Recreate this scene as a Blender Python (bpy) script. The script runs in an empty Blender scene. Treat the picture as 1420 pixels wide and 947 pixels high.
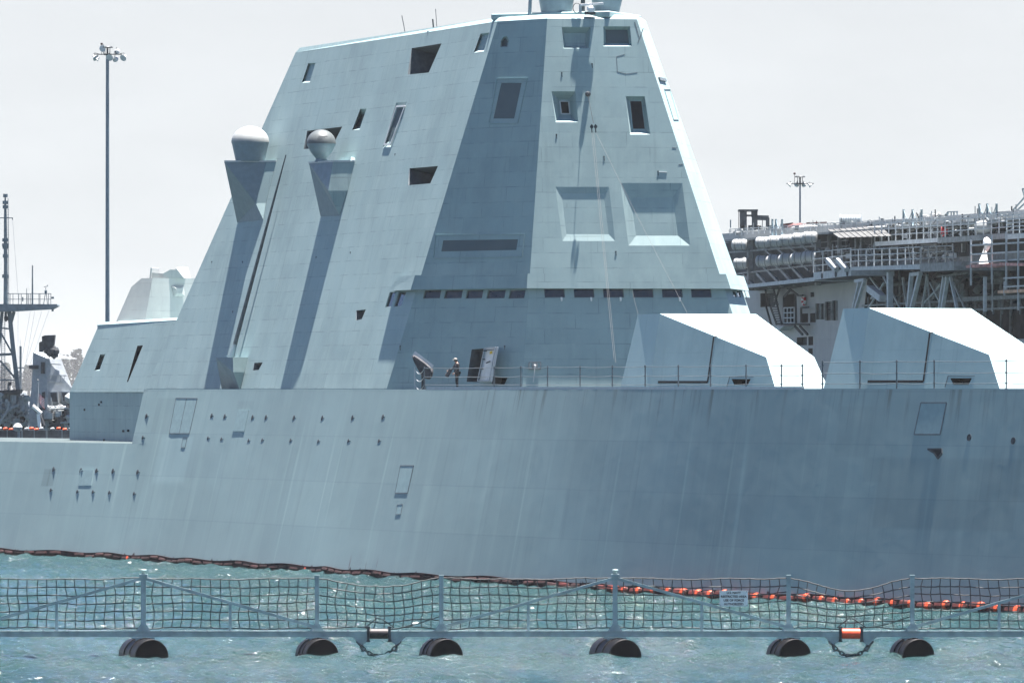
import bpy, bmesh, math, random
import numpy as np
from mathutils import Vector, Matrix
from mathutils.geometry import tessellate_polygon
R = math.radians
scene = bpy.context.scene
COL = scene.collection
random.seed(7)

# ------------------------------------------------------------------ camera, light, exposure
FPX, HC = 9000.0, 10.5                 # focal length in photo pixels, camera height
cd = bpy.data.cameras.new('camera'); cam = bpy.data.objects.new('camera', cd); COL.objects.link(cam)
cam.location = (0, 0, HC); cam.rotation_euler = (R(90), 0, 0)
cd.sensor_width = 36.0; cd.lens = 36.0 * FPX / 1420.0; cd.shift_y = 66.5 / 1420.0
cd.clip_start = 1.0; cd.clip_end = 12000.0
scene.camera = cam

SUN_E, SUN_PHI = 81.0, 112.0           # elevation; azimuth from the camera direction towards the right
sdir = Vector((math.cos(R(SUN_E))*math.sin(R(SUN_PHI)), -math.cos(R(SUN_E))*math.cos(R(SUN_PHI)), math.sin(R(SUN_E))))
world = bpy.data.worlds.new('World'); scene.world = world; world.use_nodes = True
wn, wl = world.node_tree.nodes, world.node_tree.links
bg = wn['Background']; bg.inputs['Strength'].default_value = 0.05
sky = wn.new('ShaderNodeTexSky'); sky.sky_type = 'NISHITA'; sky.sun_disc = False
sky.sun_elevation = R(SUN_E); sky.sun_rotation = math.atan2(sdir.x, sdir.y)
sky.air_density = 0.45; sky.dust_density = 0.2; sky.ozone_density = 4.0; sky.altitude = 0
# a bright marine haze low over the water whitens the sky towards the horizon
geo = wn.new('ShaderNodeTexCoord'); sep = wn.new('ShaderNodeSeparateXYZ'); wl.new(geo.outputs['Generated'], sep.inputs[0])
mr = wn.new('ShaderNodeMapRange'); mr.interpolation_type = 'SMOOTHSTEP'
mr.inputs['From Min'].default_value = 0.055; mr.inputs['From Max'].default_value = 0.15
mr.inputs['To Min'].default_value = 0.97; mr.inputs['To Max'].default_value = 0.03
wl.new(sep.outputs['Z'], mr.inputs['Value'])
mxw = wn.new('ShaderNodeMix'); mxw.data_type = 'RGBA'
wl.new(mr.outputs['Result'], mxw.inputs['Factor']); wl.new(sky.outputs['Color'], mxw.inputs['A'])
HAZE_SKY = (3.10, 3.20, 3.24)
mxw.inputs['B'].default_value = (*HAZE_SKY, 1)
skn = wn.new('ShaderNodeTexNoise'); skn.inputs['Scale'].default_value = 26.0; skn.inputs['Detail'].default_value = 5
smp = wn.new('ShaderNodeMapping'); smp.inputs['Scale'].default_value = (1, 1, 3.5); wl.new(geo.outputs['Generated'], smp.inputs['Vector']); wl.new(smp.outputs[0], skn.inputs['Vector'])
skr = wn.new('ShaderNodeMapRange'); skr.inputs['From Min'].default_value = .35; skr.inputs['From Max'].default_value = .7; skr.inputs['To Min'].default_value = .975; skr.inputs['To Max'].default_value = 1.03; wl.new(skn.outputs['Fac'], skr.inputs['Value'])
skm = wn.new('ShaderNodeVectorMath'); skm.operation = 'SCALE'; wl.new(mxw.outputs['Result'], skm.inputs[0]); wl.new(skr.outputs['Result'], skm.inputs['Scale'])
wl.new(skm.outputs[0], bg.inputs['Color'])

sl = bpy.data.lights.new('sun', 'SUN'); sl.energy = 5.0; sl.angle = R(0.5); sl.color = (1.0, 0.925, 0.875)
so = bpy.data.objects.new('sun', sl); COL.objects.link(so)
so.rotation_euler = (-sdir).to_track_quat('-Z', 'Y').to_euler(); so.location = (0, 200, 200)
vs = scene.view_settings
scene.display_settings.display_device = 'sRGB'
vs.view_transform = 'Standard'; vs.look = 'None'; vs.gamma = 1.0; vs.use_curve_mapping = False
vs.exposure = 2.40

# ------------------------------------------------------------------ helpers
CAM = Vector((0, 0, HC))
def ray(px, py): return Vector(((px-710.0)/FPX, 1.0, -(py-540.0)/FPX))
def at(px, py, Y): return CAM + ray(px, py)*Y
def nrm(az, t):
    a, t = R(az), R(t)
    return Vector((math.cos(t)*math.sin(a), -math.cos(t)*math.cos(a), math.sin(t)))
def hit(px, py, P, d=0.0):
    n, p = P; r = ray(px, py)
    return CAM + r*(((p + n*d) - CAM).dot(n)/r.dot(n))
def water_at(px, py): return CAM + ray(px, py)*(-HC/ray(px, py).z)
def tilt_through(az, Q, P):
    h = nrm(az, 0); d = Q-P
    return math.degrees(math.atan(-h.dot(d)/d.z))
Z = Vector((0, 0, 1))
AZF = 24.65
F = Vector((math.sin(R(AZF)), -math.cos(R(AZF)), 0))      # the warship's bow direction
S = Vector((-F.y, F.x, 0)); S = Vector((math.cos(R(AZF)), math.sin(R(AZF)), 0))   # starboard

class MB:
    def __init__(s): s.v = []; s.f = []; s.uv = []; s.mi = []; s.sm = []
    def add(s, pts, uvs=None, m=0, sm=False):
        b = len(s.v); s.v += [Vector(p) for p in pts]; s.f.append(list(range(b, b+len(pts)))); s.uv.append(uvs); s.mi.append(m); s.sm.append(sm)
    def grid(s, rows, closed=False, m=0, sm=True, uvf=None):
        b = len(s.v); nr, nc = len(rows), len(rows[0])
        for r in rows: s.v += [Vector(p) for p in r]
        for i in range(nr-1):
            for j in range(nc if closed else nc-1):
                k = (j+1) % nc
                s.f.append([b+i*nc+j, b+i*nc+k, b+(i+1)*nc+k, b+(i+1)*nc+j])
                s.uv.append([uvf(i, j), uvf(i, j+1), uvf(i+1, j+1), uvf(i+1, j)] if uvf else None)
                s.mi.append(m); s.sm.append(sm)
    def cap(s, pts, m=0): s.add(pts, m=m)
    def box(s, c, sx, sy, sz, X=Vector((1,0,0)), Y=Vector((0,1,0)), m=0):
        c = Vector(c); Zv = X.cross(Y)
        P = [c + X*(sx/2*a) + Y*(sy/2*b) + Zv*(sz/2*d) for d in (-1,1) for a, b in ((-1,-1),(1,-1),(1,1),(-1,1))]
        for q in ((3,2,1,0),(4,5,6,7),(0,1,5,4),(1,2,6,5),(2,3,7,6),(3,0,4,7)): s.add([P[i] for i in q], m=m)
    def prism(s, poly, off, m=0):
        poly = [Vector(p) for p in poly]; off = Vector(off); top = [p+off for p in poly]
        n = len(poly)
        nn = Vector((0,0,0))
        for i in range(n): nn += (poly[i]-poly[0]).cross(poly[(i+1)%n]-poly[0])
        if nn.dot(off) < 0: poly.reverse(); top.reverse()
        s.add(top, m=m); s.add(poly[::-1], m=m)
        for i in range(n): s.add([poly[i], poly[(i+1)%n], top[(i+1)%n], top[i]], m=m)
    def bar(s, a, b, w, h=None, up=Z, m=0):
        a, b = Vector(a), Vector(b); h = h or w; d = (b-a)
        if d.length < 1e-6: return
        d = d.normalized(); x = d.cross(up)
        if x.length < 1e-3: x = d.cross(Vector((1,0,0)))
        x.normalize(); y = x.cross(d)
        P = [p + x*(w/2*i) + y*(h/2*j) for p in (a, b) for i, j in ((-1,-1),(1,-1),(1,1),(-1,1))]
        for q in ((0,1,2,3),(7,6,5,4),(0,4,5,1),(1,5,6,2),(2,6,7,3),(3,7,4,0)): s.add([P[i] for i in q], m=m)
    def tube(s, path, r, n=8, m=0, sm=True, caps=True):
        path = [Vector(p) for p in path]; rr = r if isinstance(r, (list, tuple)) else [r]*len(path)
        rows = []; px = None
        for i, p in enumerate(path):
            d = (path[min(i+1, len(path)-1)]-path[max(i-1, 0)])
            d = d.normalized() if d.length > 1e-9 else Vector((0,0,1))
            x = px - d*px.dot(d) if px is not None else d.cross(Z)
            if x.length < 1e-3: x = d.cross(Vector((1,0,0)))
            x.normalize(); px = x; y = d.cross(x)
            rows.append([p + (x*math.cos(t)+y*math.sin(t))*rr[i] for t in [2*math.pi*k/n for k in range(n)]])
        s.grid(rows, closed=True, m=m, sm=sm)
        if caps: s.add(rows[0], m=m); s.add(rows[-1][::-1], m=m)
    def lathe(s, prof, o, ax=Z, n=24, m=0, sm=True, mf=None):
        o = Vector(o); ax = Vector(ax).normalized(); x = ax.cross(Vector((1,0,0)) if abs(ax.x) < .9 else Vector((0,1,0))).normalized(); y = ax.cross(x)
        rows = [[o + ax*h + (x*math.cos(t)+y*math.sin(t))*max(r, 1e-4) for t in [2*math.pi*k/n for k in range(n)]] for r, h in prof]
        for i in range(len(rows)-1): s.grid([rows[i], rows[i+1]], closed=True, m=(mf[i] if mf else m), sm=sm)
        if prof[0][0] > 1e-3: s.add(rows[0][::-1], m=m)
        if prof[-1][0] > 1e-3: s.add(rows[-1], m=m)
    def holed(s, outer, holes, n, m=0):
        L = [list(outer)] + [list(h) for h in holes]; flat = [p for l in L for p in l]
        for t in tessellate_polygon(L):
            p = [flat[i] for i in t]
            if (p[1]-p[0]).cross(p[2]-p[0]).dot(n) < 0: p.reverse()
            s.add(p, m=m)
    def shape(s, other_v, other_f, m=0):
        b = len(s.v); s.v += other_v
        for f_ in other_f: s.f.append([b+i for i in f_]); s.uv.append(None); s.mi.append(m); s.sm.append(False)
    def build(s, name, mats, parent=None, origin=None, label=None):
        if not isinstance(mats, (list, tuple)): mats = [mats]
        o0 = worldloc(parent) if parent is not None else (Vector(origin) if origin is not None else Vector((0,0,0)))
        if parent is not None and origin is not None: pass
        me = bpy.data.meshes.new(name)
        vv = [(p-o0)[:] for p in s.v]
        me.from_pydata(vv, [], s.f)
        uvl = me.uv_layers.new(name='uv'); k = 0
        data = np.zeros((sum(len(f_) for f_ in s.f), 2), dtype=np.float32)
        for fi, f_ in enumerate(s.f):
            if s.uv[fi] is not None:
                for u in s.uv[fi]: data[k] = u; k += 1
                continue
            P = [s.v[i] for i in f_]
            n = (P[1]-P[0]).cross(P[2]-P[0])
            if n.length < 1e-12 and len(P) > 3: n = (P[2]-P[0]).cross(P[3]-P[0])
            n = n.normalized() if n.length > 1e-12 else Z
            u = Z.cross(n)
            u = u.normalized() if u.length > .08 else Vector((1,0,0))
            v = n.cross(u)
            for p in P: data[k] = (p.dot(u), p.dot(v)); k += 1
        uvl.data.foreach_set('uv', data.ravel())
        for mt in mats: me.materials.append(mt)
        me.polygons.foreach_set('material_index', s.mi); me.polygons.foreach_set('use_smooth', s.sm)
        me.update()
        o = bpy.data.objects.new(name, me); COL.objects.link(o)
        if parent is not None: o.parent = parent
        else: o.location = o0
        if label: o['label'] = label
        return o
def worldloc(o):
    p = Vector((0,0,0))
    while o is not None: p = p + Vector(o.location); o = o.parent
    return p
def pieces(v, name, mat, parent):
    """each separate piece in the builder becomes a part of its own"""
    key = {}; par = list(range(len(v.f)))
    def find(i):
        while par[i] != i: par[i] = par[par[i]]; i = par[i]
        return i
    for fi, f_ in enumerate(v.f):
        for i in f_:
            p = v.v[i]; k = (round(p.x*500), round(p.y*500), round(p.z*500))
            if k in key: par[find(fi)] = find(key[k])
            else: key[k] = fi
    grp = {}
    for fi in range(len(v.f)): grp.setdefault(find(fi), []).append(fi)
    out = []
    for fs in grp.values():
        w = MB()
        for fi in fs: w.add([v.v[i] for i in v.f[fi]], v.uv[fi], v.mi[fi], v.sm[fi])
        o = w.build(name, mat, parent)
        if any(v.sm[fi] for fi in fs): weld(o)
        out.append(o)
    return out
def junk(v, pf, x0, x1, y0, y1, n, s0, s1, rs, slope=0., d0=-.5, d1=.6):
    """assorted small deck gear: pipes, lockers, reels, stays"""
    for _ in range(n):
        x = rs.uniform(x0, x1); p = pf(x, rs.uniform(y0, y1)+(x-x0)*slope, rs.uniform(d0, d1)); s = rs.uniform(s0, s1); k = rs.random()
        if k < .34:
            a_ = rs.choice((0, 0, 1.57, 1.57, rs.uniform(0, 3.1))); q = Vector((math.cos(a_), 0, math.sin(a_)))*s*rs.uniform(1, 2.4); v.tube([p-q, p+q*.3+Vector((0,0,s*.12)), p+q], s*rs.uniform(.07,.18), 6)
        elif k < .56: v.lathe([(0,-s*.5),(s*.32,-s*.42),(s*.36,0),(s*.30,s*.4),(0,s*.5)], p, Vector((rs.uniform(-1,1), rs.uniform(-.4,.4), rs.uniform(0,1))), 8)
        elif k < .80: v.box(p, s*rs.uniform(.5,1.3), s*.6, s*rs.uniform(.4,1.2), X=Vector((math.cos(k*9), math.sin(k*9), 0)).normalized(), Y=Vector((-math.sin(k*9), math.cos(k*9), 0)).normalized())
        else: v.tube([p+Vector((math.cos(t)*s*.45, 0, math.sin(t)*s*.45)) for t in [i*.63 for i in range(11)]], s*.09, 5)
def weld(o, dist=1e-4):
    b = bmesh.new(); b.from_mesh(o.data); bmesh.ops.remove_doubles(b, verts=b.verts, dist=dist); b.to_mesh(o.data); b.free(); return o
def bevel(o, w, seg=2):
    b = bmesh.new(); b.from_mesh(o.data); bmesh.ops.remove_doubles(b, verts=b.verts, dist=1e-4)
    es = [e for e in b.edges if len(e.link_faces) == 2 and e.calc_face_angle(0) > R(28)]
    bmesh.ops.bevel(b, geom=es, offset=w, segments=seg, affect='EDGES', clamp_overlap=True); b.to_mesh(o.data); b.free(); return o
def tag(o, label=None, cat=None, group=None, kind=None):
    if label: o['label'] = label
    if cat: o['category'] = cat
    if group: o['group'] = group
    if kind: o['kind'] = kind
    return o
def thing(name, label, cat, loc, group=None):
    o = bpy.data.objects.new(name, None); COL.objects.link(o); o.location = loc; o.empty_display_size = .2
    return tag(o, label, cat, group)
def copy_tree(o, parent=None):
    c = o.copy(); COL.objects.link(c)
    if parent is not None: c.parent = parent
    for ch in list(o.children): copy_tree(ch, c)
    return c

# ------------------------------------------------------------------ materials
def _new(name, rough=.6, metallic=0.0, spec=.35):
    m = bpy.data.materials.new(name); m.use_nodes = True
    N, L = m.node_tree.nodes, m.node_tree.links; b = N['Principled BSDF']
    b.inputs['Roughness'].default_value = rough; b.inputs['Metallic'].default_value = metallic
    b.inputs['Specular IOR Level'].default_value = spec
    return m, N, L, b
def mixc(N, L, fac, a, b_, mode='MIX'):
    x = N.new('ShaderNodeMix'); x.data_type = 'RGBA'; x.blend_type = mode
    for sock, val in (('Factor', fac), ('A', a), ('B', b_)):
        s_ = x.inputs[sock] if sock != 'Factor' else x.inputs[0]
        if sock == 'A': s_ = x.inputs[6]
        if sock == 'B': s_ = x.inputs[7]
        if hasattr(val, 'links'): L.new(val, s_)
        else: s_.default_value = val if sock == 'Factor' else (*val, 1)
    return x.outputs[2]
def noise(N, L, vec, scale, detail=4, rough=.55, mapping=None):
    if mapping:
        mp = N.new('ShaderNodeMapping'); mp.inputs['Scale'].default_value = mapping; L.new(vec, mp.inputs['Vector']); vec = mp.outputs[0]
    n = N.new('ShaderNodeTexNoise'); n.inputs['Scale'].default_value = scale; n.inputs['Detail'].default_value = detail; n.inputs['Roughness'].default_value = rough
    L.new(vec, n.inputs['Vector']); return n.outputs['Fac']
def rng(N, L, v, a, b_, c=0., d=1., smooth=True):
    r = N.new('ShaderNodeMapRange'); r.interpolation_type = 'SMOOTHSTEP' if smooth else 'LINEAR'
    for k, x in (('From Min', a), ('From Max', b_), ('To Min', c), ('To Max', d)): r.inputs[k].default_value = x
    L.new(v, r.inputs['Value']); return r.outputs['Result']
def mth(N, L, op, a, b_=None):
    x = N.new('ShaderNodeMath'); x.operation = op
    for i, v in enumerate((a, b_)):
        if v is None: continue
        if hasattr(v, 'links'): L.new(v, x.inputs[i])
        else: x.inputs[i].default_value = v
    return x.outputs[0]
def plain(name, col, rough=.6, metallic=0.0, var=.18, scale=3.0, spec=.35, bump=0.0):
    m, N, L, b = _new(name, rough, metallic, spec)
    tc = N.new('ShaderNodeTexCoord')
    f1 = noise(N, L, tc.outputs['Object'], scale, 5)
    c = mixc(N, L, rng(N, L, f1, .3, .72), tuple(x*(1-var) for x in col), tuple(min(1, x*(1+var)) for x in col))
    L.new(c, b.inputs['Base Color'])
    if bump:
        bp = N.new('ShaderNodeBump'); bp.inputs['Strength'].default_value = bump; bp.inputs['Distance'].default_value = .02
        L.new(noise(N, L, tc.outputs['Object'], scale*6, 4), bp.inputs['Height']); L.new(bp.outputs[0], b.inputs['Normal'])
    return m
def panelled(name, col, w=3.1, h=.86, seam=.42, spec=.35):
    """weathered grey ship paint over butted panels; pattern laid out in metres on the surface"""
    m, N, L, b = _new(name, .62, 0, spec)
    tc = N.new('ShaderNodeTexCoord'); uv = tc.outputs['UV']
    big = noise(N, L, uv, .16, 4); mid = noise(N, L, uv, .7, 6, .65, (1.0, .55, 1)); fine = noise(N, L, uv, 4.5, 4)
    c = mixc(N, L, rng(N, L, big, .35, .68), tuple(x*.90 for x in col), tuple(x*1.07 for x in col))
    c = mixc(N, L, rng(N, L, mid, .36, .72, 0, .75), c, tuple(x*y for x, y in zip(col, (1.16, 1.13, 1.10))))
    drip = noise(N, L, uv, 1.0, 5, .6, (3.2, .16, 1))
    c = mixc(N, L, rng(N, L, drip, .53, .78, 0, .42), c, tuple(x*.62 for x in col))
    c = mixc(N, L, rng(N, L, fine, .52, .8, 0, .16), c, tuple(x*.7 for x in col))
    # butted panels: each a slightly different tone, joints only here and there dark
    br = N.new('ShaderNodeTexBrick'); br.offset = .43; br.squash = 1.0
    wob = N.new('ShaderNodeVectorMath'); wob.operation = 'ADD'
    nz = N.new('ShaderNodeTexNoise'); nz.inputs['Scale'].default_value = .5; L.new(uv, nz.inputs['Vector'])
    sc = N.new('ShaderNodeVectorMath'); sc.operation = 'SCALE'; sc.inputs['Scale'].default_value = .07; L.new(nz.outputs['Color'], sc.inputs[0])
    L.new(uv, wob.inputs[0]); L.new(sc.outputs[0], wob.inputs[1]); L.new(wob.outputs[0], br.inputs['Vector'])
    for k, v in (('Scale', 1.0), ('Mortar Size', .028), ('Mortar Smooth', .35), ('Bias', 0.0), ('Brick Width', w), ('Row Height', h)): br.inputs[k].default_value = v
    br.inputs['Color1'].default_value = (.93,.94,.95,1); br.inputs['Color2'].default_value = (1.03,1.02,1.02,1); br.inputs['Mortar'].default_value = (1,1,1,1)
    c = mixc(N, L, .8, c, br.outputs['Color'], 'MULTIPLY')
    brk = rng(N, L, noise(N, L, uv, .9, 3), .40, .66, .10, 1.0)
    c = mixc(N, L, mth(N, L, 'MULTIPLY', mth(N, L, 'MULTIPLY', br.outputs['Fac'], brk), seam), c, tuple(x*.30 for x in col))
    L.new(c, b.inputs['Base Color'])
    bp = N.new('ShaderNodeBump'); bp.inputs['Strength'].default_value = .22; bp.inputs['Distance'].default_value = .03
    L.new(noise(N, L, uv, .55, 3), bp.inputs['Height']); L.new(bp.outputs[0], b.inputs['Normal'])
    return m
GREY = (.240, .335, .342)
M = {}
M['panel'] = panelled('panelled_grey_paint', GREY)
M['gun'] = panelled('gun_house_paint', (.265,.385,.405), 6, 3, .12)
M['paint'] = plain('grey_ship_paint', (.24, .34, .35), .6, var=.10)
M['dark_paint'] = plain('dark_grey_paint', (.10, .125, .14), .6)
M['slate'] = plain('slate_grey_sensor_panel', (.07,.105,.118), .65, var=.05, scale=1)
M['light'] = plain('pale_grey_paint', (.46, .49, .50), .55, var=.08)
M['white'] = plain('white_paint', (.72, .73, .72), .5, var=.06)
M['void'] = plain('dark_interior', (.018, .018, .02), .85)
M['glass'] = plain('bridge_glass', (.016, .022, .03), .08, spec=.5, var=.3)
M['black'] = plain('black_rubber', (.007, .007, .008), .4, spec=.22, var=.35, scale=5, bump=.3)
M['steel'] = plain('galvanised_steel', (.28, .37, .375), .5, .15, var=.2, scale=2.5)
M['rope'] = plain('weathered_net_cord', (.075,.08,.08), .85, var=.35, scale=6)
M['dome'] = plain('white_radome', (.27, .29, .29), .45, var=.05)
M['dome_shade_grey'] = plain('grey_radome_and_shade', (.165, .222, .258), .5, var=.08)  # darker grey puts shade into radome skirts and bracket undersides
M['orange'] = plain('orange_float', (.55, .075, .025), .5, var=.35, scale=4)
M['maroon'] = plain('shaded_boom_fabric', (.026, .008, .009), .85, var=.7, scale=2.2)  # hull shade on the left-hand floats is put into this dark maroon
M['red'] = plain('red_paint', (.5, .02, .025), .5)
M['darksteel'] = plain('dark_weathered_steel', (.045, .055, .062), .6, .3, var=.4)
M['hazegrey'] = plain('haze_grey_steel', (.30, .34, .36), .6, var=.15)
M['uniform'] = plain('dark_camouflage_cloth', (.014,.016,.020), .9, var=.5, scale=14)
M['skin'] = plain('skin', (.36, .20, .14), .55, var=.08)
M['cloth'] = plain('dark_canvas', (.05, .053, .06), .9, var=.35, scale=4)
M['railing'] = plain('railing_steel', (.10, .125, .14), .5, .2, var=.2)
M['deck'] = plain('non_skid_deck', (.042, .062, .066), .9, var=.25, scale=1.5)
M['line'] = plain('thin_line', (.09,.095,.095), .8)
M['drumface'] = plain('matt_black_plastic', (.005,.005,.006), .8, spec=.1, var=.2)
M['domemid'] = plain('grey_radome_cap', (.085,.10,.105), .45, var=.05)
M['antenna'] = plain('antenna_grey', (.055, .075, .085), .5)
M['capcloth'] = plain('pale_cap_cloth', (.30,.29,.26), .9)

# ------------------------------------------------------------------ water
def build_water():
    ys = [-400., 60., 150., 188.] + list(np.arange(196, 262, .15)) + list(np.arange(262, 330, .24)) + list(np.arange(330, 432, .45)) + [436., 450., 480., 560., 800., 1500., 4000., 9000.]
    xs = [-6000., -1200., -300., -90., -52.] + list(np.arange(-42, 42.01, .125)) + [52., 90., 300., 1200., 6000.]
    xs, ys = np.array(xs), np.array(ys)
    X, Y = np.meshgrid(xs, ys); Zc = np.zeros_like(X); DX = np.zeros_like(X); DY = np.zeros_like(X)
    rs = np.random.RandomState(5)
    fade = np.clip((46-np.abs(X))/5, 0, 1)*np.clip((Y-190)/5, 0, 1)*np.clip((432-Y)/20, 0, 1)
    for i in range(84):
        lam = .42*10**(rs.rand()*.86); k = 2*math.pi/lam
        th = R(-58 + rs.randn()*34); kx, ky = k*math.cos(th), k*math.sin(th)
        amp = .0084*lam**.80*(.5+rs.rand()); ph = rs.rand()*6.283
        # wave groups so that no stretch of water looks like the next
        g = 1+.6*np.sin(X*(.05+.1*rs.rand())+Y*(.03+.05*rs.rand())+rs.rand()*6.28)
        p = kx*X+ky*Y+ph; a = amp*g
        Zc += a*np.sin(p); DX += .6*a*math.cos(th)*np.cos(p); DY += .6*a*math.sin(th)*np.cos(p)
    V = np.stack([X+DX*fade, Y+DY*fade, Zc*fade], -1).reshape(-1, 3)
    nr, nc = X.shape; idx = np.arange(nr*nc).reshape(nr, nc)
    Fq = np.stack([idx[:-1,:-1], idx[:-1,1:], idx[1:,1:], idx[1:,:-1]], -1).reshape(-1, 4)
    me = bpy.data.meshes.new('water'); me.vertices.add(len(V)); me.vertices.foreach_set('co', V.ravel())
    me.loops.add(Fq.size); me.loops.foreach_set('vertex_index', Fq.ravel().astype(np.int32))
    me.polygons.add(len(Fq)); me.polygons.foreach_set('loop_start', np.arange(0, Fq.size, 4, dtype=np.int32))
    me.polygons.foreach_set('use_smooth', np.ones(len(Fq), dtype=bool)); me.update(); me.validate()
    m, N, L, b = _new('harbour_water', .06, 0, .5)
    b.inputs['IOR'].default_value = 1.33
    tc = N.new('ShaderNodeTexCoord'); P = tc.outputs['Object']
    big = noise(N, L, P, .05, 3)
    wc = mixc(N, L, rng(N, L, big, .3, .7), (.009,.029,.032), (.014,.039,.041))
    # foam-white flecks painted on the crests to stand for sun glints
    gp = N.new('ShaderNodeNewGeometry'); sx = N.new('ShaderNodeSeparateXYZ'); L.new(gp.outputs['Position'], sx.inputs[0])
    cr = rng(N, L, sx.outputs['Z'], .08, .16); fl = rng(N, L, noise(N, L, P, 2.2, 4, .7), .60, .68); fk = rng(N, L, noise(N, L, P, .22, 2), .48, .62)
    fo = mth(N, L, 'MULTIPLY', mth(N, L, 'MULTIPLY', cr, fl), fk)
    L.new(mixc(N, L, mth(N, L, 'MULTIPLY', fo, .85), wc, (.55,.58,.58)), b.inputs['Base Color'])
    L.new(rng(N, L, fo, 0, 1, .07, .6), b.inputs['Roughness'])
    h1 = noise(N, L, P, 2.6, 5, .62, (1.0, 1.3, 1)); h2 = noise(N, L, P, 11.0, 3, .6)
    hh = mth(N, L, 'ADD', h1, mth(N, L, 'MULTIPLY', h2, .28))
    bp = N.new('ShaderNodeBump'); bp.inputs['Strength'].default_value = 1.0; bp.inputs['Distance'].default_value = .18
    L.new(hh, bp.inputs['Height']); L.new(bp.outputs[0], b.inputs['Normal'])
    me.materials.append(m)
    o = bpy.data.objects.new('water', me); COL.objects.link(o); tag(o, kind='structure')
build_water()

# ------------------------------------------------------------------ the warship: hull
ship = thing('warship', 'grey angular warship with a tall faceted deckhouse and two gun houses on its foredeck', 'warship', (0, 350, 0))
WL = [(-420,747.5),(-200,758.2),(0,768),(237,780),(473,796.5),(612,805.5),(774,815),(950,826),(1143,836.5),(1420,849.5),(1700,861)]
from bisect import bisect
def wl_y(px):                                         # smooth (cubic) curve through the waterline
    xs = [p[0] for p in WL]; ysv = [p[1] for p in WL]
    i = min(max(bisect(xs, px)-1, 0), len(xs)-2)
    def slope(j):
        if j == 0: return (ysv[1]-ysv[0])/(xs[1]-xs[0])
        if j == len(xs)-1: return (ysv[-1]-ysv[-2])/(xs[-1]-xs[-2])
        return (ysv[j+1]-ysv[j-1])/(xs[j+1]-xs[j-1])
    h = xs[i+1]-xs[i]; t = (px-xs[i])/h
    return (2*t**3-3*t**2+1)*ysv[i] + (t**3-2*t**2+t)*h*slope(i) + (-2*t**3+3*t**2)*ysv[i+1] + (t**3-t**2)*h*slope(i+1)
def sstep(a, b, x):
    t = min(max((x-a)/(b-a), 0), 1); return t*t*(3-2*t)
def hull_pt(s, z):                                    # s: photo column of the waterline point; z: height
    w = water_at(s, wl_y(s)); w2 = water_at(s+2, wl_y(s+2)); t = (w2-w).normalized()
    n = Vector((t.y, -t.x, 0))                        # outward
    tilt = 13.85 - 4.45*sstep(420, 980, s)
    zz = max(z, 0)
    return w - n*(zz*math.tan(R(tilt))) + Vector((0,0,z)), n
def hull_nrm(s, z):
    a, b_, c = hull_pt(s, z)[0], hull_pt(s+1, z)[0], hull_pt(s, z+.2)[0]
    return (b_-a).cross(c-a).normalized()
def proj(p):
    return 710+FPX*p.x/p.y, 540-FPX*(p.z-HC)/p.y
def hull_sz(px, py):
    s, z = px-20., 5.
    for _ in range(12):
        x, y = proj(hull_pt(s, z)[0]); ex, ey = px-x, py-y
        xs_, ys_ = proj(hull_pt(s+.5, z)[0]); xz, yz = proj(hull_pt(s, z+.05)[0])
        a, c, b_, d = (xs_-x)/.5, (ys_-y)/.5, (xz-x)/.05, (yz-y)/.05
        det = a*d-b_*c; s += (ex*d-b_*ey)/det; z += (a*ey-c*ex)/det
    return s, z
def hull_at(px, py, d=0.):
    s, z = hull_sz(px, py); return hull_pt(s, z)[0] + hull_nrm(s, z)*d
SS = [-420+20*i for i in range(107)]
ARC = [0.0]
for i in range(1, len(SS)): ARC.append(ARC[-1]+(hull_pt(SS[i],0)[0]-hull_pt(SS[i-1],0)[0]).length)
def arc(s):
    i = min(max(bisect(SS, s)-1, 0), len(SS)-2); t = (s-SS[i])/20.; return ARC[i]*(1-t)+ARC[i+1]*t
FD = 7.15                                              # flight deck height
def s_end(z): return hull_sz(182+(200-182)*(z-FD)/(10.5-FD), 619-(z-FD)/(10.5-FD)*79)[0]
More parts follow.
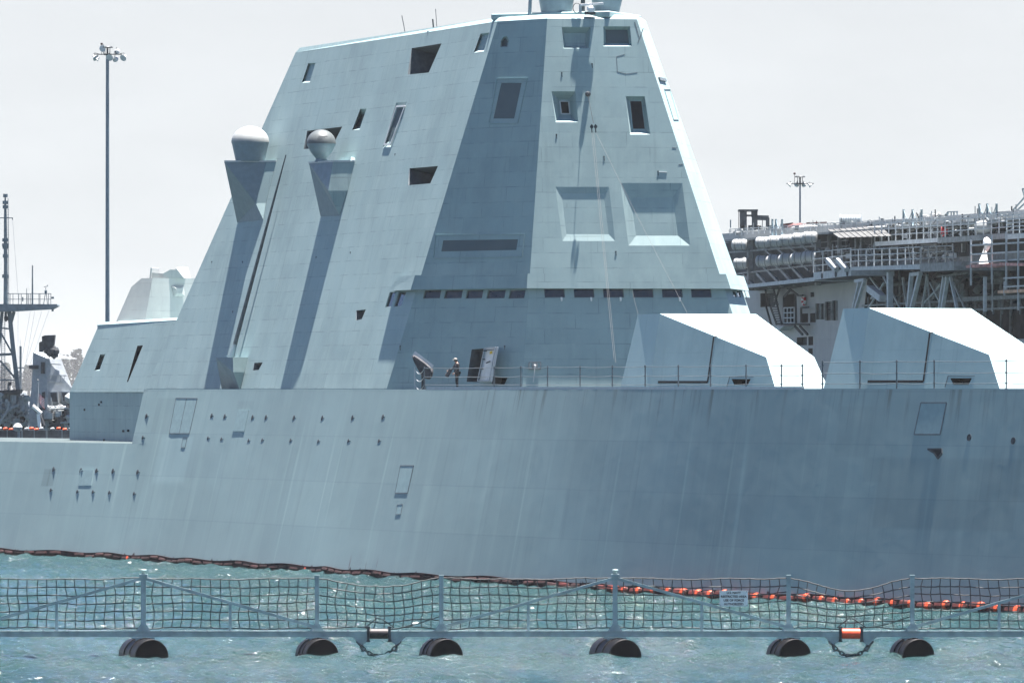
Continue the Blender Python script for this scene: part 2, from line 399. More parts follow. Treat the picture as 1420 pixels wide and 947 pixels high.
def build_hull():
    mb = MB()
    for zs, lo in (([-1.5, 0, .25, 1, 2, 3.5, 5, FD], False), ([FD, 8.0, 9.0, 10.0, 10.5], True)):
        rows = []; uvs = []
        for z in zs:
            s0 = s_end(z) if lo else SS[0]
            ss = [s0] + [s for s in SS if s > s0+1]
            full = [s0]*(len(SS)-len(ss)) + ss
            rows.append([hull_pt(s, z)[0] for s in full]); uvs.append([(arc(s), z) for s in full])
        k0 = 0
        mb.grid(rows, uvf=lambda i, j, u=uvs: u[i][j])
    # far side and bow close the hull; decks lie on it
    dk = [hull_pt(s, 10.42)[0] for s in SS if s >= 190]; wd = [16.*(1-max(0,(s-900)/1300.)**1.5) for s in SS if s >= 190]
    ot = [p + S*w for p, w in zip(dk, wd)]
    for i in range(len(dk)-1):
        mb.add([dk[i], dk[i+1], ot[i+1], ot[i]], m=1)
        mb.add([ot[i], ot[i+1], ot[i+1]*1+Vector((0,0,-12)), ot[i]+Vector((0,0,-12))])
    p, q = dk[-1], ot[-1]; bowp = (p+q)/2 + F*22
    mb.add([p, bowp, q], m=1); dn = Vector((0,0,-12)); mb.add([p, p+dn, bowp+dn, bowp]); mb.add([bowp, bowp+dn, q+dn, q])
    fd = [hull_pt(s, FD-.02)[0] for s in SS if s <= 180] + [hull_pt(s_end(FD)+6, FD-.02)[0]]
    fo = [p + S*17 for p in fd]
    for i in range(len(fd)-1): mb.add([fd[i], fd[i+1], fo[i+1], fo[i]], m=1)
    # end of the upper strake where it stops above the flight deck
    a, b_ = hull_pt(s_end(FD), FD)[0], hull_pt(s_end(10.5), 10.5)[0]
    mb.add([a, b_, b_+S*.5, a+S*.5])
    m, N, L, b = _new('hull_paint', .6, 0, .3)
    tc = N.new('ShaderNodeTexCoord'); uv = tc.outputs['UV']
    sp = N.new('ShaderNodeSeparateXYZ'); L.new(uv, sp.inputs[0]); U, V = sp.outputs[0], sp.outputs[1]
    big = noise(N, L, uv, .09, 4); col = tuple(x*.96 for x in GREY)
    c = mixc(N, L, rng(N, L, big, .35, .7), tuple(x*.93 for x in col), tuple(x*1.06 for x in col))
    st1 = noise(N, L, uv, 1.0, 6, .62, (.85, .05, 1)); st2 = noise(N, L, uv, 1.0, 5, .6, (3.4, .10, 1)); bl = noise(N, L, uv, .55, 5, .6)
    c = mixc(N, L, rng(N, L, st1, .47, .76, 0, .28), c, tuple(x*y for x, y in zip(col, (1.42, 1.36, 1.30))))
    c = mixc(N, L, rng(N, L, st2, .52, .76, 0, .36), c, tuple(x*.66 for x in col))
    st3 = noise(N, L, uv, 1.0, 4, .5, (1.5, .035, 1))
    c = mixc(N, L, mth(N, L, 'MULTIPLY', rng(N, L, st3, .60, .72, 0, .34), rng(N, L, V, 9.6, 6.0, .1, 1.)), c, tuple(x*y for x, y in zip(col, (1.6, 1.55, 1.45))))
    c = mixc(N, L, rng(N, L, bl, .5, .8, 0, .22), c, tuple(x*.7 for x in col))
    # plate seams
    br = N.new('ShaderNodeTexBrick'); br.offset = .5; L.new(uv, br.inputs['Vector'])
    for k, v in (('Scale', 1.0), ('Mortar Size', .035), ('Mortar Smooth', .6), ('Bias', 0.0), ('Brick Width', 9.0), ('Row Height', 2.6)): br.inputs[k].default_value = v
    br.inputs['Color1'].default_value = (.93,.94,.95,1); br.inputs['Color2'].default_value = (1.03,1.03,1.02,1); br.inputs['Mortar'].default_value = (.86,.87,.88,1)
    c = mixc(N, L, .8, c, br.outputs['Color'], 'MULTIPLY')
    # repainted rectangles (u0,u1,v0,v1,tone) in hull metres
    def patch(c, px0, py0, px1, py1, tone, soft=.06):
        s0, z1 = hull_sz(px0, py0); s1, z0 = hull_sz(px1, py1); u0, u1 = arc(s0), arc(s1)
        f_ = mth(N, L, 'MULTIPLY', rng(N, L, U, u0-soft, u0+soft), rng(N, L, U, u1-soft, u1+soft, 1, 0))
        f_ = mth(N, L, 'MULTIPLY', f_, mth(N, L, 'MULTIPLY', rng(N, L, V, z0-soft, z0+soft), rng(N, L, V, z1-soft, z1+soft, 1, 0)))
        return mixc(N, L, f_, c, tuple(x*tone for x in (1, 1, 1)), 'MULTIPLY')
    c = patch(c, 1222, 634, 1404, 737, .90, .12); c = patch(c, 1166, 563, 1204, 634, .94); c = patch(c, 1200, 634, 1222, 668, .93); c = patch(c, 1420, 560, 1600, 700, .93)
    c = patch(c, 219, 552, 250, 600, .93); c = patch(c, 224, 604, 254, 670, 1.14, .25); c = patch(c, 62, 650, 66, 674, .82); c = patch(c, 69, 650, 73, 674, .85)
    c = patch(c, 110, 646, 128, 674, 1.07); c = patch(c, 330, 556, 350, 568, .93)
    c = patch(c, 860, 690, 1010, 760, .965, .4); c = patch(c, 640, 600, 780, 700, 1.03, .6)
    # brown-green weeping below the deck edge, rust and growth at the waterline
    we = noise(N, L, uv, 1.0, 5, .62, (1.9, .12, 1))
    wf = mth(N, L, 'MULTIPLY', rng(N, L, we, .50, .72, 0, .8), rng(N, L, V, 10.5, 7.8, 1., 0.))
    wf = mth(N, L, 'MULTIPLY', wf, rng(N, L, U, arc(560), arc(640)))
    c = mixc(N, L, wf, c, (.085, .10, .085))
    ru = noise(N, L, uv, 1.0, 6, .7, (1.4, .5, 1))
    edge = mth(N, L, 'ADD', V, mth(N, L, 'MULTIPLY', rng(N, L, ru, .35, .75), -.55))
    c = mixc(N, L, rng(N, L, edge, .05, -.12), c, (.030, .020, .020))
    rs_ = noise(N, L, uv, 1.0, 3, .5, (2.6, .3, 1))
    rf = mth(N, L, 'MULTIPLY', rng(N, L, rs_, .63, .70), rng(N, L, V, 1.4, .1, 0., 1.))
    rf = mth(N, L, 'MULTIPLY', rf, mth(N, L, 'MULTIPLY', rng(N, L, U, arc(440), arc(480)), rng(N, L, U, arc(535), arc(580), 1, 0)))
    c = mixc(N, L, mth(N, L, 'MULTIPLY', rf, .8), c, (.11, .04, .03))
    L.new(c, b.inputs['Base Color'])
    bp = N.new('ShaderNodeBump'); bp.inputs['Strength'].default_value = .22; bp.inputs['Distance'].default_value = .06
    L.new(noise(N, L, uv, .6, 3, .5, (1, .8, 1)), bp.inputs['Height']); L.new(bp.outputs[0], b.inputs['Normal'])
    M['hull'] = m
    o = mb.build('hull', [m, M['deck']], ship); weld(o)
    return o
hull = build_hull()
M['hatch'] = plain('hatch_paint', (.225, .325, .335), .6, var=.08)
def hull_plate(px, name, mat, rim=True, divide=False, d=.012, rimw=.07):
    P = [hull_at(x, y) for x, y in px]; n = (P[1]-P[0]).cross(P[3]-P[0]).normalized()
    if n.dot(Vector((0,-1,0))) < 0: n = -n
    c = sum(P, Vector())/4
    mb = MB(); mb.prism([p - n*.10 for p in P], n*(d+.10)); o = mb.build(name, mat, hull); weld(o)
    if rim:
        r = MB()
        for i in range(4):
            a, b_ = P[i]+n*(d-.002), P[(i+1) % 4]+n*(d-.002); r.bar(a, b_, rimw, .022, up=n)
        if divide: r.bar((P[0]+P[1])/2+n*(d-.002), (P[2]+P[3])/2+n*(d-.002), .05, .022, up=n)
        r.build('gasket', M['dark_paint'], o)
    return o
hull_plate([(244.2,552),(273.8,552.5),(262.8,601),(234.9,601)], 'hull_hatch', M['hatch'], divide=True, rimw=.05)
hull_plate([(254.3,606.6),(259.8,606.6),(256.9,620.5),(251.4,620.5)], 'hull_hatch', M['hatch'], rimw=.04)
hull_plate([(330.8,568.6),(345.6,568.6),(339.3,598),(323.2,598)], 'hull_hatch', M['hatch'], rim=False, d=.035)
hull_plate([(555.6,645.5),(573.8,645.5),(565.3,683.5),(548,683.5)], 'hull_hatch', M['hatch'], rimw=.06)
hull_plate([(551,700),(558.6,698.8),(556,713),(549,713)], 'hull_hatch', M['hatch'], rimw=.03)
hull_plate([(1277.3,558.4),(1312.8,558.4),(1303.7,602.2),(1267.8,602.2)], 'hull_hatch', M['hatch'], rimw=.07)
hull_plate([(112,651),(130,651),(127,673),(109,673)], 'hull_hatch', M['hatch'], rim=False, d=.02)
def fittings():
    raw = [(480,135),(694,134),(737,136),(828,139),(872,139),(964,140),(1057,141),(1156,140),(1256,138),(468,205),(682,207),(726,210),(815,215),(860,213),(953,214),(1044,217),(1143,216),(1243,216),
           (175,309),(265,313),(316,314),(370,315),(451,318),(166,377),(253,382),(304,383),(358,385),(439,389)]
    proto = None
    for x, y in raw:
        px, py = x*.4225, 520+y*.4225; s, z = hull_sz(px, py); p, n = hull_pt(s, z)[0], hull_nrm(s, z)
        mb = MB(); r_ = .105 if y in (205,207,210,215,213,214,217,216,377,382,383,385,389) else .135
        mb.lathe([(r_*1.2, -.02), (r_*1.2, .006), (r_, .012), (r_*.92, .016), (r_*.5, .02)], p, n, 12)
        mb.bar(p+n*.0+F*.05, p+n*.0+F*.36, .045, .028)
        mb.build('mooring_fitting', M['darksteel'], hull)
fittings()
for px, py in ((1344,606.5),(1405,611)):
    s, z = hull_sz(px, py); p, n = hull_pt(s, z)[0], hull_nrm(s, z); mb = MB()
    mb.lathe([(.0, .008), (.13, .008), (.13, .016), (.17, .016), (.17, -.02)], p, n, 14); mb.build('scupper', M['darksteel'], hull)
def fairlead():                                        # dark shell-like opening with a lip near the bow
    mb = MB(); P = [(1287,622.7),(1306,622.5),(1306.5,629),(1301,635.5),(1296,628)]
    Q = [hull_at(x, y, .02) for x, y in P]; n = hull_nrm(*hull_sz(1298, 627))
    mb.prism(Q, n*.012); mb.build('fairlead', M['void'], hull)
    l = MB()
    for i in range(5): l.bar(Q[i]+n*.004, Q[(i+1) % 5]+n*.004, .08, .05, up=n)
    l.build('fairlead_lip', M['darksteel'], hull)
fairlead()
def edge_px(px, z=10.5, inb=0.0):                      # the deck edge at a photo column
    lo, hi = px-250., px+60.
    for _ in range(40):
        mid = (lo+hi)/2
        if proj(hull_pt(mid, z)[0])[0] < px: lo = mid
        else: hi = mid
    p, n = hull_pt(lo, z); return p - n*inb
mb = MB()                                              # coaming along the deck edge
for i in range(26):
    a, b_ = edge_px(591+i*20, 10.5, .10), edge_px(591+(i+1)*20, 10.5, .10)
    mb.bar(a+Vector((0,0,.06)), b_+Vector((0,0,.06)), .16, .17)
mb.build('deck_coaming', M['light'], ship)
mb = MB()
for i in range(14):
    a, b_ = edge_px(1112+i*24, 10.5, .06), edge_px(1112+(i+1)*24, 10.5, .06); mb.bar(a+Vector((0,0,.0)), b_+Vector((0,0,.0)), .10, .08)
mb.build('deck_edge_strip', M['paint'], ship); mb = MB()
for i in range(17):
    a, b_ = edge_px(203+i*22, 10.5, .06), edge_px(203+(i+1)*22, 10.5, .06); mb.bar(a, b_, .10, .07)
mb.build('deck_edge_strip', M['paint'], ship)

# ------------------------------------------------------------------ the warship: deckhouse
w0 = water_at(536, 803.8); nh = nrm(-65.35, 0)
P_AB = hit(536, 540, (nh, w0 - nh*(HC*math.tan(R(13))+3.0)))
AZA, TA, AZB, AZC, AZD = -69.75, 14.3, -42.0, 8.0, 80.0
A = (nrm(AZA, TA), P_AB)
T_AB = hit(690, 30, A); TB = tilt_through(AZB, T_AB, P_AB); B = (nrm(AZB, TB), P_AB)
P_BC = hit(724, 540, B); T_BC = hit(759, 26, B); TC = tilt_through(AZC, T_BC, P_BC); Cc = (nrm(AZC, TC), P_BC)
P_CD = hit(1050, 540, Cc); T_CD = hit(883, 27, Cc); TD = tilt_through(AZD, T_CD, P_CD); D = (nrm(AZD, TD), P_CD)
ZB = 10.35
def down(T, P): t = (T.z-ZB)/(T.z-P.z); return T + (P-T)*t
P_AB, P_BC, P_CD = down(T_AB, P_AB), down(T_BC, P_BC), down(T_CD, P_CD)
T_A0, P_A0 = hit(410, 73, A), hit(201.5, 541, A); P_A0 = down(T_A0, P_A0)
T_D1, P_D1 = hit(896, 30, D), hit(1078, 540, D); P_D1 = down(T_D1, P_D1)
zt = T_AB.z
dh = MB(); hole = {'A': [], 'B': [], 'C': [], 'D': []}
panels = []
def recess(key, P, outer, inner, depth, matkey=None, name=None, side_m=0, push=0.0):
    n = P[0]; o3 = [hit(x, y, P) for x, y in outer]
    i3 = [hit(x, y, P, -depth) for x, y in inner] if inner else [p - n*depth for p in o3]
    hole[key].append(o3)
    k = len(o3)
    nn = (o3[1]-o3[0]).cross(o3[2]-o3[0]).dot(n) > 0
    for i in range(k):
        q = [o3[i], o3[(i+1) % k], i3[(i+1) % k], i3[i]]
        dh.add(q if not nn else q[::-1], m=side_m) if False else dh.add(q, m=side_m)
    if matkey is None: dh.add(i3)
    else: panels.append((name, i3, n, matkey))
    return i3
def quad(x0, y0, x1, y1): return [(x0,y0),(x1,y0),(x1,y1),(x0,y1)]
# port side
recess('A', A, [(427.6,87.8),(437.5,87.8),(429.3,114.6),(418.5,115.2)], [(429,90),(437.6,90),(430,112),(420,112.5)], .16)
recess('A', A, [(571,67.3),(612.3,60.7),(594.6,101),(565.3,104)], None, 2.4, 'dark_paint', 'intake_opening', side_m=1)
recess('A', A, [(666.5,47),(678.7,45.6),(670.8,71.8),(657,73.6)], [(667.5,50),(678.6,49),(671.5,69),(659.5,69.5)], .16)
recess('A', A, [(499.7,151),(508.3,151),(498.8,179.6),(488.3,181)], [(501,158),(507,158),(499.5,176.5),(491.5,177.5)], .40, 'dark_paint', 'side_window')
recess('A', A, [(549.6,142.6),(564.7,141.7),(542.5,204.7),(531,205.3)], [(551.5,150.5),(559.5,150),(541,197),(535.5,197)], .14, 'slate', 'side_antenna_panel')
recess('A', A, [(568,233.8),(607.5,230.4),(596.6,254.6),(565.8,257.2)], None, 2.0, 'dark_paint', 'intake_opening', side_m=1)
recess('A', A, [(426.0,181.7),(474.6,175.9),(460,205),(421,207)], None, 2.2, 'void', 'intake_opening', side_m=1)
recess('A', A, [(494.3,430.5),(507.3,429.2),(501.6,442.6),(493.4,444.4)], None, .9, 'void', 'vent_opening', side_m=1)
recess('A', A, [(352.7,503.2),(364.4,502.4),(358.8,512.8),(350.6,513.6)], None, .8, 'void', 'vent_opening', side_m=1)
# port bow facet
recess('B', B, [(695.1,115.3),(723.4,115.3),(713,164.8),(684.1,164.8)], None, .03, 'slate', 'antenna_panel')
recess('B', B, [(614.6,333.4),(718.4,332),(716,346.8),(611.8,348.9)], None, .03, 'slate', 'antenna_panel')
recess('B', B, [(694,66),(694.8,57),(698.5,51.5),(703,51),(706,56),(704.5,66)], [(696,64.5),(696.6,58.5),(699,54),(702,54),(704,58),(703,64.5)], .22, 'slate', 'navigation_light_niche')
# forward array face
recess('C', Cc, [(779,38),(819.5,38),(816.5,67.5),(781.5,67.5)], [(781,46),(813,46),(811,65),(785,65)], .5)
recess('C', Cc, [(836.5,37),(873.6,37),(876.3,64.5),(836.5,64.5)], [(839.8,41.7),(869.5,41.7),(872.2,60.4),(839.8,60.4)], .38, 'slate', 'array_panel')
i3 = recess('C', Cc, [(764.6,127),(798,127),(802,169.7),(770.6,169.7)], [(775,139),(789,139),(790.8,159.5),(777.6,159.5)], .75, 'void', 'camera_window')
recess('C', Cc, [(867.6,133.7),(894,133.7),(902,186.7),(873.6,186.7)], [(872.8,140),(890,140),(895,180),(877,180)], .42, 'void', 'array_window')
recess('C', Cc, [(770,259.4),(844.5,259.4),(853,334.4),(780,334.4)], [(779,268.6),(837,268.6),(844,325),(785.3,325)], .055)
recess('C', Cc, [(860.3,254),(946,254),(957,340.8),(871.6,340.8)], [(875,274),(933,274),(940,327),(882,327)], .13)
# doorway and low hatch on the port bow facet
recess('B', B, [(654,484.5),(672.5,483),(664.3,529.5),(647,529.5)], None, 1.2, 'void', 'doorway', side_m=1)
recess('B', B, [(683,522.3),(704.5,522.8),(699.5,533),(681.5,532.4)], None, .8, 'void', 'deck_vent_opening', side_m=1)
# bridge windows: shallow glazed recesses under the visor
wins = []
for x0, x1 in ((589,612),(618,642),(648,670.5),(677,701.5),(707.5,729)): wins.append(('B', B, [(x0,402.5),(x1,402),(x1-2.2,413.6),(x0-2.8,414.2)]))
for x0, x1 in ((754.4,782.5),(795.4,823.4),(836,864.4),(877.3,905.4),(917.6,946),(958,986)): wins.append(('C', Cc, [(x0,400.5),(x1,400.5),(x1+1,412.6),(x0+1,412.8)]))
wins.append(('A', A, [(553,405),(563.5,404.5),(557,424),(546,425.5)])); wins.append(('A', A, [(540.5,405),(549,404.6),(542.5,425),(534,426)]))
for x0 in (1015.2,1021.4,1027.4,1033.2): wins.append(('D', D, [(x0,403.5),(x0+4.4,404),(x0+6.8,412.5),(x0+2.4,412)]))
for k, P, w in wins: recess(k, P, w, None, .10 if k != 'D' else .05, 'glass', 'bridge_window')

ctr = (P_AB+P_CD)/2 + Vector((4, 14, 0))
Tt = [T_A0, T_AB, T_BC, T_CD, T_D1]; Bt = [P_A0, P_AB, P_BC, P_CD, P_D1]
Tt = [Vector((p.x, p.y, p.z)) for p in Tt]
for key, P, i, j in (('A', A, 0, 1), ('B', B, 1, 2), ('C', Cc, 2, 3), ('D', D, 3, 4)):
    dh.holed([Bt[i], Bt[j], Tt[j], Tt[i]], hole[key], P[0])
# far sides
TS0, TS1 = T_A0 + S*9.0, T_D1 - F*6.0; PS0, PS1 = P_A0 + S*17.5, P_D1 - F*9.0 + S*.8
dh.add([P_D1, PS1, TS1, T_D1]); dh.add([PS1, PS0, TS0, TS1]); dh.add([PS0, P_A0, T_A0, TS0])
# chamfered roof edge and roof
ring = Tt + [TS1, TS0]; cc = sum(ring, Vector())/len(ring)
up = []
for p in ring:
    d = Vector((cc.x-p.x, cc.y-p.y, 0)).normalized(); up.append(p + d*.55 + Vector((0,0,.26)))
for i in range(len(ring)): dh.add([ring[i], ring[(i+1) % len(ring)], up[(i+1) % len(ring)], up[i]], m=2)
dh.add(up, m=2)
deckhouse = dh.build('deckhouse', [M['panel'], M['dark_paint'], M['paint']], ship)
for name, poly, n, mk in panels:
    q = MB(); q.prism([p - n*.06 for p in poly], n*.062)
    if name in ('bridge_window', 'side_window', 'camera_window', 'array_window'):
        for i in range(len(poly)): q.bar(poly[i]+n*.02, poly[(i+1) % len(poly)]+n*.02, .07, .04, up=n, m=1)
    q.build(name, [M[mk], M['dark_paint'] if name == 'bridge_window' else M['paint']], deckhouse)
def framed(P, quadpx, w=.07, d=.035, mat='paint', name='panel_frame', parent=None):
    q = MB(); pts = [hit(x, y, P, d) for x, y in quadpx]
    for i in range(len(pts)): q.bar(pts[i], pts[(i+1) % len(pts)], w, .05, up=P[0])
    return q.build(name, M[mat], parent or deckhouse)
framed(A, [(549.8,148.0),(561.6,147.2),(541.6,200.5),(532.8,200.5)], .10, mat='light', name='antenna_frame')
framed(B, [(689,109.5),(731,109),(718,170.5),(678,171)], .05, .02)
framed(B, [(604,326),(727,325),(724,356),(601,358)], .04, .02)
framed(Cc, [(776.4,140.8),(788.4,140.8),(790.2,158.2),(778.4,158.2)], .06, -.71, 'light', 'camera_window_frame')
# fine raised seams along the corners of the array face, a rounded access panel, small lifting lugs
q = MB()
for a, b_ in (((866,76),(855,79)),((855,79),(856,100)),((856,100),(868,103)),((868,103),(884,101))): q.bar(hit(*a, Cc, -.004), hit(*b_, Cc, -.004), .035, .022, up=Cc[0])
for a, b_ in (((880,31),(886,52)),((892,40),(884.5,60)),((932,205),(938,206)),((941,229),(947,228))): q.bar(hit(*a, Cc, -.004), hit(*b_, Cc, -.004), .045, .025, up=Cc[0])
q.build('access_panel_seam', M['dark_paint'], deckhouse)
for px, py, P in ((815,131,Cc),(837.6,217.5,Cc),(821,89,Cc),(779,101.5,Cc),(771.6,187,Cc),(912.5,238,Cc),(854,349,Cc),(486,350,A),(323,432,A),(438.6,356.5,A),(336.5,363,A),(294,363,A),(555,480,A),(548,214,A),(700,480,B)):
    big = (px == 815); q = MB(); n = P[0]; p = hit(px, py, P)
    if big: q.lathe([(.13,-.02),(.16,.10),(.12,.22),(0,.25)], p, n, 12)
    else: q.bar(p-n*.02, p+n*.03, .07); q.bar(p+n*.02, p+n*.02+Vector((.02,0,-.24)), .035)
    q.build('lifting_lug' if not big else 'block_mount', M['darksteel'], deckhouse)
q = MB(); q.bar(hit(914,238.5,Cc,.015), hit(925,239,Cc,.015), .04, .03, up=Cc[0]); q.build('grab_rail', M['light'], deckhouse)
# ledges on the starboard-bow facet
q = MB(); pl = [hit(x, y, D, .0) for x, y in ((913,110),(922,112))]; q.bar(pl[0]+D[0]*.05, pl[1]+D[0]*.05, .18, .10, up=D[0]); q.build('ledge', M['dark_paint'], deckhouse)
framed(D, [(921,124),(929,124),(941,166),(934,166)], .04, .02, name='side_array_frame')

# overhanging visor above the bridge windows
def visor():
    zt_, zb_ = hit(735,379.5,Cc).z, hit(731,400.0,Cc).z
    edges = [(T_AB, P_AB, (A, B)), (T_BC, P_BC, (B, Cc)), (T_CD, P_CD, (Cc, D))]
    def on(T, P, z): return T + (P-T)*((T.z-z)/(T.z-P.z))
    o = .40; hz = lambda n: Vector((n.x, n.y, 0)).normalized()
    def ring(z, off, end):
        r_ = [end]
        for T, P, pl in edges:
            h1, h2 = (hz(x[0]) for x in pl); r_.append(on(T, P, z) + (h1+h2)*(off/(1+h1.dot(h2))))
        r_.append(on(T_D1, P_D1, z) + hz(D[0])*off); return r_
    hA = hz(A[0]); oc = o*A[0].dot(hA)
    et, eb = hit(553, 383.6, A, oc), hit(538.5, 402.6, A, oc); et.z, eb.z = zt_, zb_
    ot, ob = ring(zt_, o, et), ring(zb_, o, eb)
    it, ib = ring(zt_-.03, 0, et-hA*o), ring(zb_+.04, -.03, eb-hA*(o+.03))
    v = MB()
    for i in range(4):
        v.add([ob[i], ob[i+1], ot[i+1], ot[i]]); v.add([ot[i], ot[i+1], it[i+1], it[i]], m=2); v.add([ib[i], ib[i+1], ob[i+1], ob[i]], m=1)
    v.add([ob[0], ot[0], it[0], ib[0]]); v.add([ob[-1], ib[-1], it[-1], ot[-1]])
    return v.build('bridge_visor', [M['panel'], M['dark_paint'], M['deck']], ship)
visor()
q = None
for x in (778.4, 819.5, 860.3, 942.2):
    q = MB(); p = hit(x, 413.6, Cc); q.bar(p+Cc[0]*.02, p+Cc[0]*.10, .10, .10); q.lathe([(.04,0),(.06,-.05),(.05,-.16),(0,-.20)], p+Cc[0]*.10, Z, 10); q.build('window_washer_nozzle', M['white'], deckhouse)
# open weather door beside the doorway, and a fire station box
door_pts = [hit(673.6,482.5,B,.35), hit(690,480.8,B,.75), hit(681,529.2,B,.75), hit(663.8,529.6,B,.35)]
q = MB(); dn_ = (door_pts[1]-door_pts[0]).cross(door_pts[3]-door_pts[0]).normalized(); q.prism(door_pts, dn_*.09); door = q.build('weather_door', M['light'], ship); bevel(door, .02)
q = MB(); fwd = dn_ if dn_.y < 0 else -dn_
def dp(u, v, d=.11): return door_pts[0]*(1-u)*(1-v)+door_pts[1]*u*(1-v)+door_pts[2]*u*v+door_pts[3]*(1-u)*v + fwd*d
for v_ in (.1, .35, .62, .86): q.bar(dp(.06, v_), dp(.25, v_), .05, .07, up=fwd)
q.bar(dp(.45,.46), dp(.75,.42), .05, .06, up=fwd); q.bar(dp(.1,.10,.2), dp(.92,.09,.14), .045); pieces(q, 'dog_lever', M['darksteel'], door)
q = MB(); 
for a, b_ in (((0.03,.02),(.97,.02)),((.97,.02),(.97,.98)),((.97,.98),(.03,.98)),((.03,.98),(.03,.02))): q.bar(dp(*a, .10), dp(*b_, .10), .06, .05, up=fwd)
q.build('door_gasket', M['hazegrey'], door)
q = MB(); q.bar(dp(.58,.17), dp(.76,.16), .16, .02, up=fwd); q.build('warning_plate', plain('yellow_plate', (.6,.4,.03)), door)
q = MB(); pts = [hit(x, y, Cc, .02) for x, y in ((733.5,502.6),(749.4,502.6),(749.2,512),(733.2,512))]; q.prism(pts, Cc[0]*.10); fb = q.build('fuelling_box', M['paint'], ship); bevel(fb, .03)
q = MB(); 
for i in range(4): q.bar(pts[i]+Cc[0]*.12, pts[(i+1) % 4]+Cc[0]*.12, .06, .04, up=Cc[0])
c_ = sum(pts, Vector())/4; q.lathe([(.19,0),(.19,.02),(.15,.03)], c_+Cc[0]*.11, Cc[0], 14); q.build('box_rim', M['dark_paint'], fb)
q = MB(); q.lathe([(.07,0),(.07,.05),(0,.08)], c_+Cc[0]*.12, Cc[0], 10); q.tube([c_+Cc[0]*.2, c_+Cc[0]*.3+Vector((-.05,0,-.4)), c_+Cc[0]*.28+Vector((-.12,0,-.95))], .02, 6); q.build('hose_tail', M['light'], fb)

# radome sponsons on the port side
def hzn(v): return Vector((v.x, v.y, 0)).normalized()
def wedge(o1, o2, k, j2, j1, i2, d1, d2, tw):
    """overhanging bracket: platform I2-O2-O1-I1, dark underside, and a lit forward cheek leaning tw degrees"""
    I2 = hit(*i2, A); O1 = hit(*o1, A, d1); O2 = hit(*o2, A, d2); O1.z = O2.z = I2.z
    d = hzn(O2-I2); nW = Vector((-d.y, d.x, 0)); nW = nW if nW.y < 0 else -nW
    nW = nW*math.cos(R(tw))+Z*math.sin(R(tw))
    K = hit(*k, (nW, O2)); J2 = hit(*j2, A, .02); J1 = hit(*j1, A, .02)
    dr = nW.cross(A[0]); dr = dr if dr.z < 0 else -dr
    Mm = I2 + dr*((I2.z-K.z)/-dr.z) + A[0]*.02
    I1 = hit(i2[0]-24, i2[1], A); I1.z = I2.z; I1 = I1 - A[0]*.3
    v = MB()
    v.add([I2, O2, O1, I1]); v.add([O1, O2, K], m=1); v.add([O1, K, J2, J1], m=1); v.add([O2, I2, Mm, K]); v.add([K, Mm, J2]); v.add([O1, J1, I1], m=1)  # underside faces get the darker grey, their shade put into the colour
    return v, I2, O1, O2
def sponson(top_y, o1, o2, k, j2, j1, i2, m_, d1, d2, dk):
    v, I2, O1, O2 = wedge(o1, o2, k, j2, j1, i2, d1, d2, dk); zt_ = I2.z
    o = v.build('radome_sponson', [M['panel'], M['dome_shade_grey']], ship)
    q = MB(); q.box((O1+O2)/2+Vector((0,0,.02)), .1, .1, .1)
    e = MB()
    for a, b_ in ((O1, O2), (O2, I2)): e.bar(a+Vector((0,0,.04)), b_+Vector((0,0,.04)), .08, .10)
    e.build('platform_lip', M['light'], o)
    return o, (O1+O2+I2)/3, zt_
sp1, c1, z1 = sponson(225, (311,226.9), (369.6,225.8), (354.5,282), (365,304.5), (329,309), (383,224.5), (366.6,282), 2.8, .4, 12)
base = hit(347, 225, A, 1.15); base.z = z1 + .05
v = MB(); v.lathe([(.88,0),(.90,.02),(1.14,1.10),(1.17,1.14)], base, Z, 40); v.lathe([(1.17,1.14),(1.17,1.2)], base, Z, 40)
v.build('radome_skirt', M['dome_shade_grey'], sp1)
v = MB(); v.lathe([(1.18,1.2)] + [(1.18*math.cos(t), 1.2+1.0*math.sin(t)) for t in [i*math.pi/2/14 for i in range(15)]], base, Z, 40); v.build('radome', M['dome'], sp1)
sp2, c2, z2 = sponson(225, (428.5,225.8), (461.8,224.9), (455.3,264.7), (470.5,299.4), (444.5,300.2), (492,224.5), (470,268), 1.6, 1.12, 8)
base = hit(445.5, 225, A, 1.15); base.z = z2 + .05
v = MB(); v.lathe([(.42,0),(.42,.06),(.33,.16),(.33,.22),(.64,.60),(.85,1.0),(.88,1.10)], base, Z, 36); v.build('radome_skirt', M['dome_shade_grey'], sp2)
v = MB(); v.lathe([(.88,1.10)] + [(.88*math.cos(t), 1.14+.82*math.sin(t)) for t in [i*math.pi/2/14 for i in range(15)]], base, Z, 36)
for k in range(9): pass
v.build('radome', M['domemid'], sp2)
v = MB()
for r_ in range(3):
    for k in range(8-2*r_):
        az = R(-8+5*k-2*r_); el = R(14+6*(2-r_)); n = Vector((math.sin(az)*math.cos(el), -math.cos(az)*math.cos(el), math.sin(el))); c_ = base+Vector((0,0,1.14))+n*.875
        v.box(c_, .05, .012, .035, X=Vector((math.cos(az), math.sin(az), 0)), Y=n)
v.build('stencil_mark', M['darksteel'], sp2)
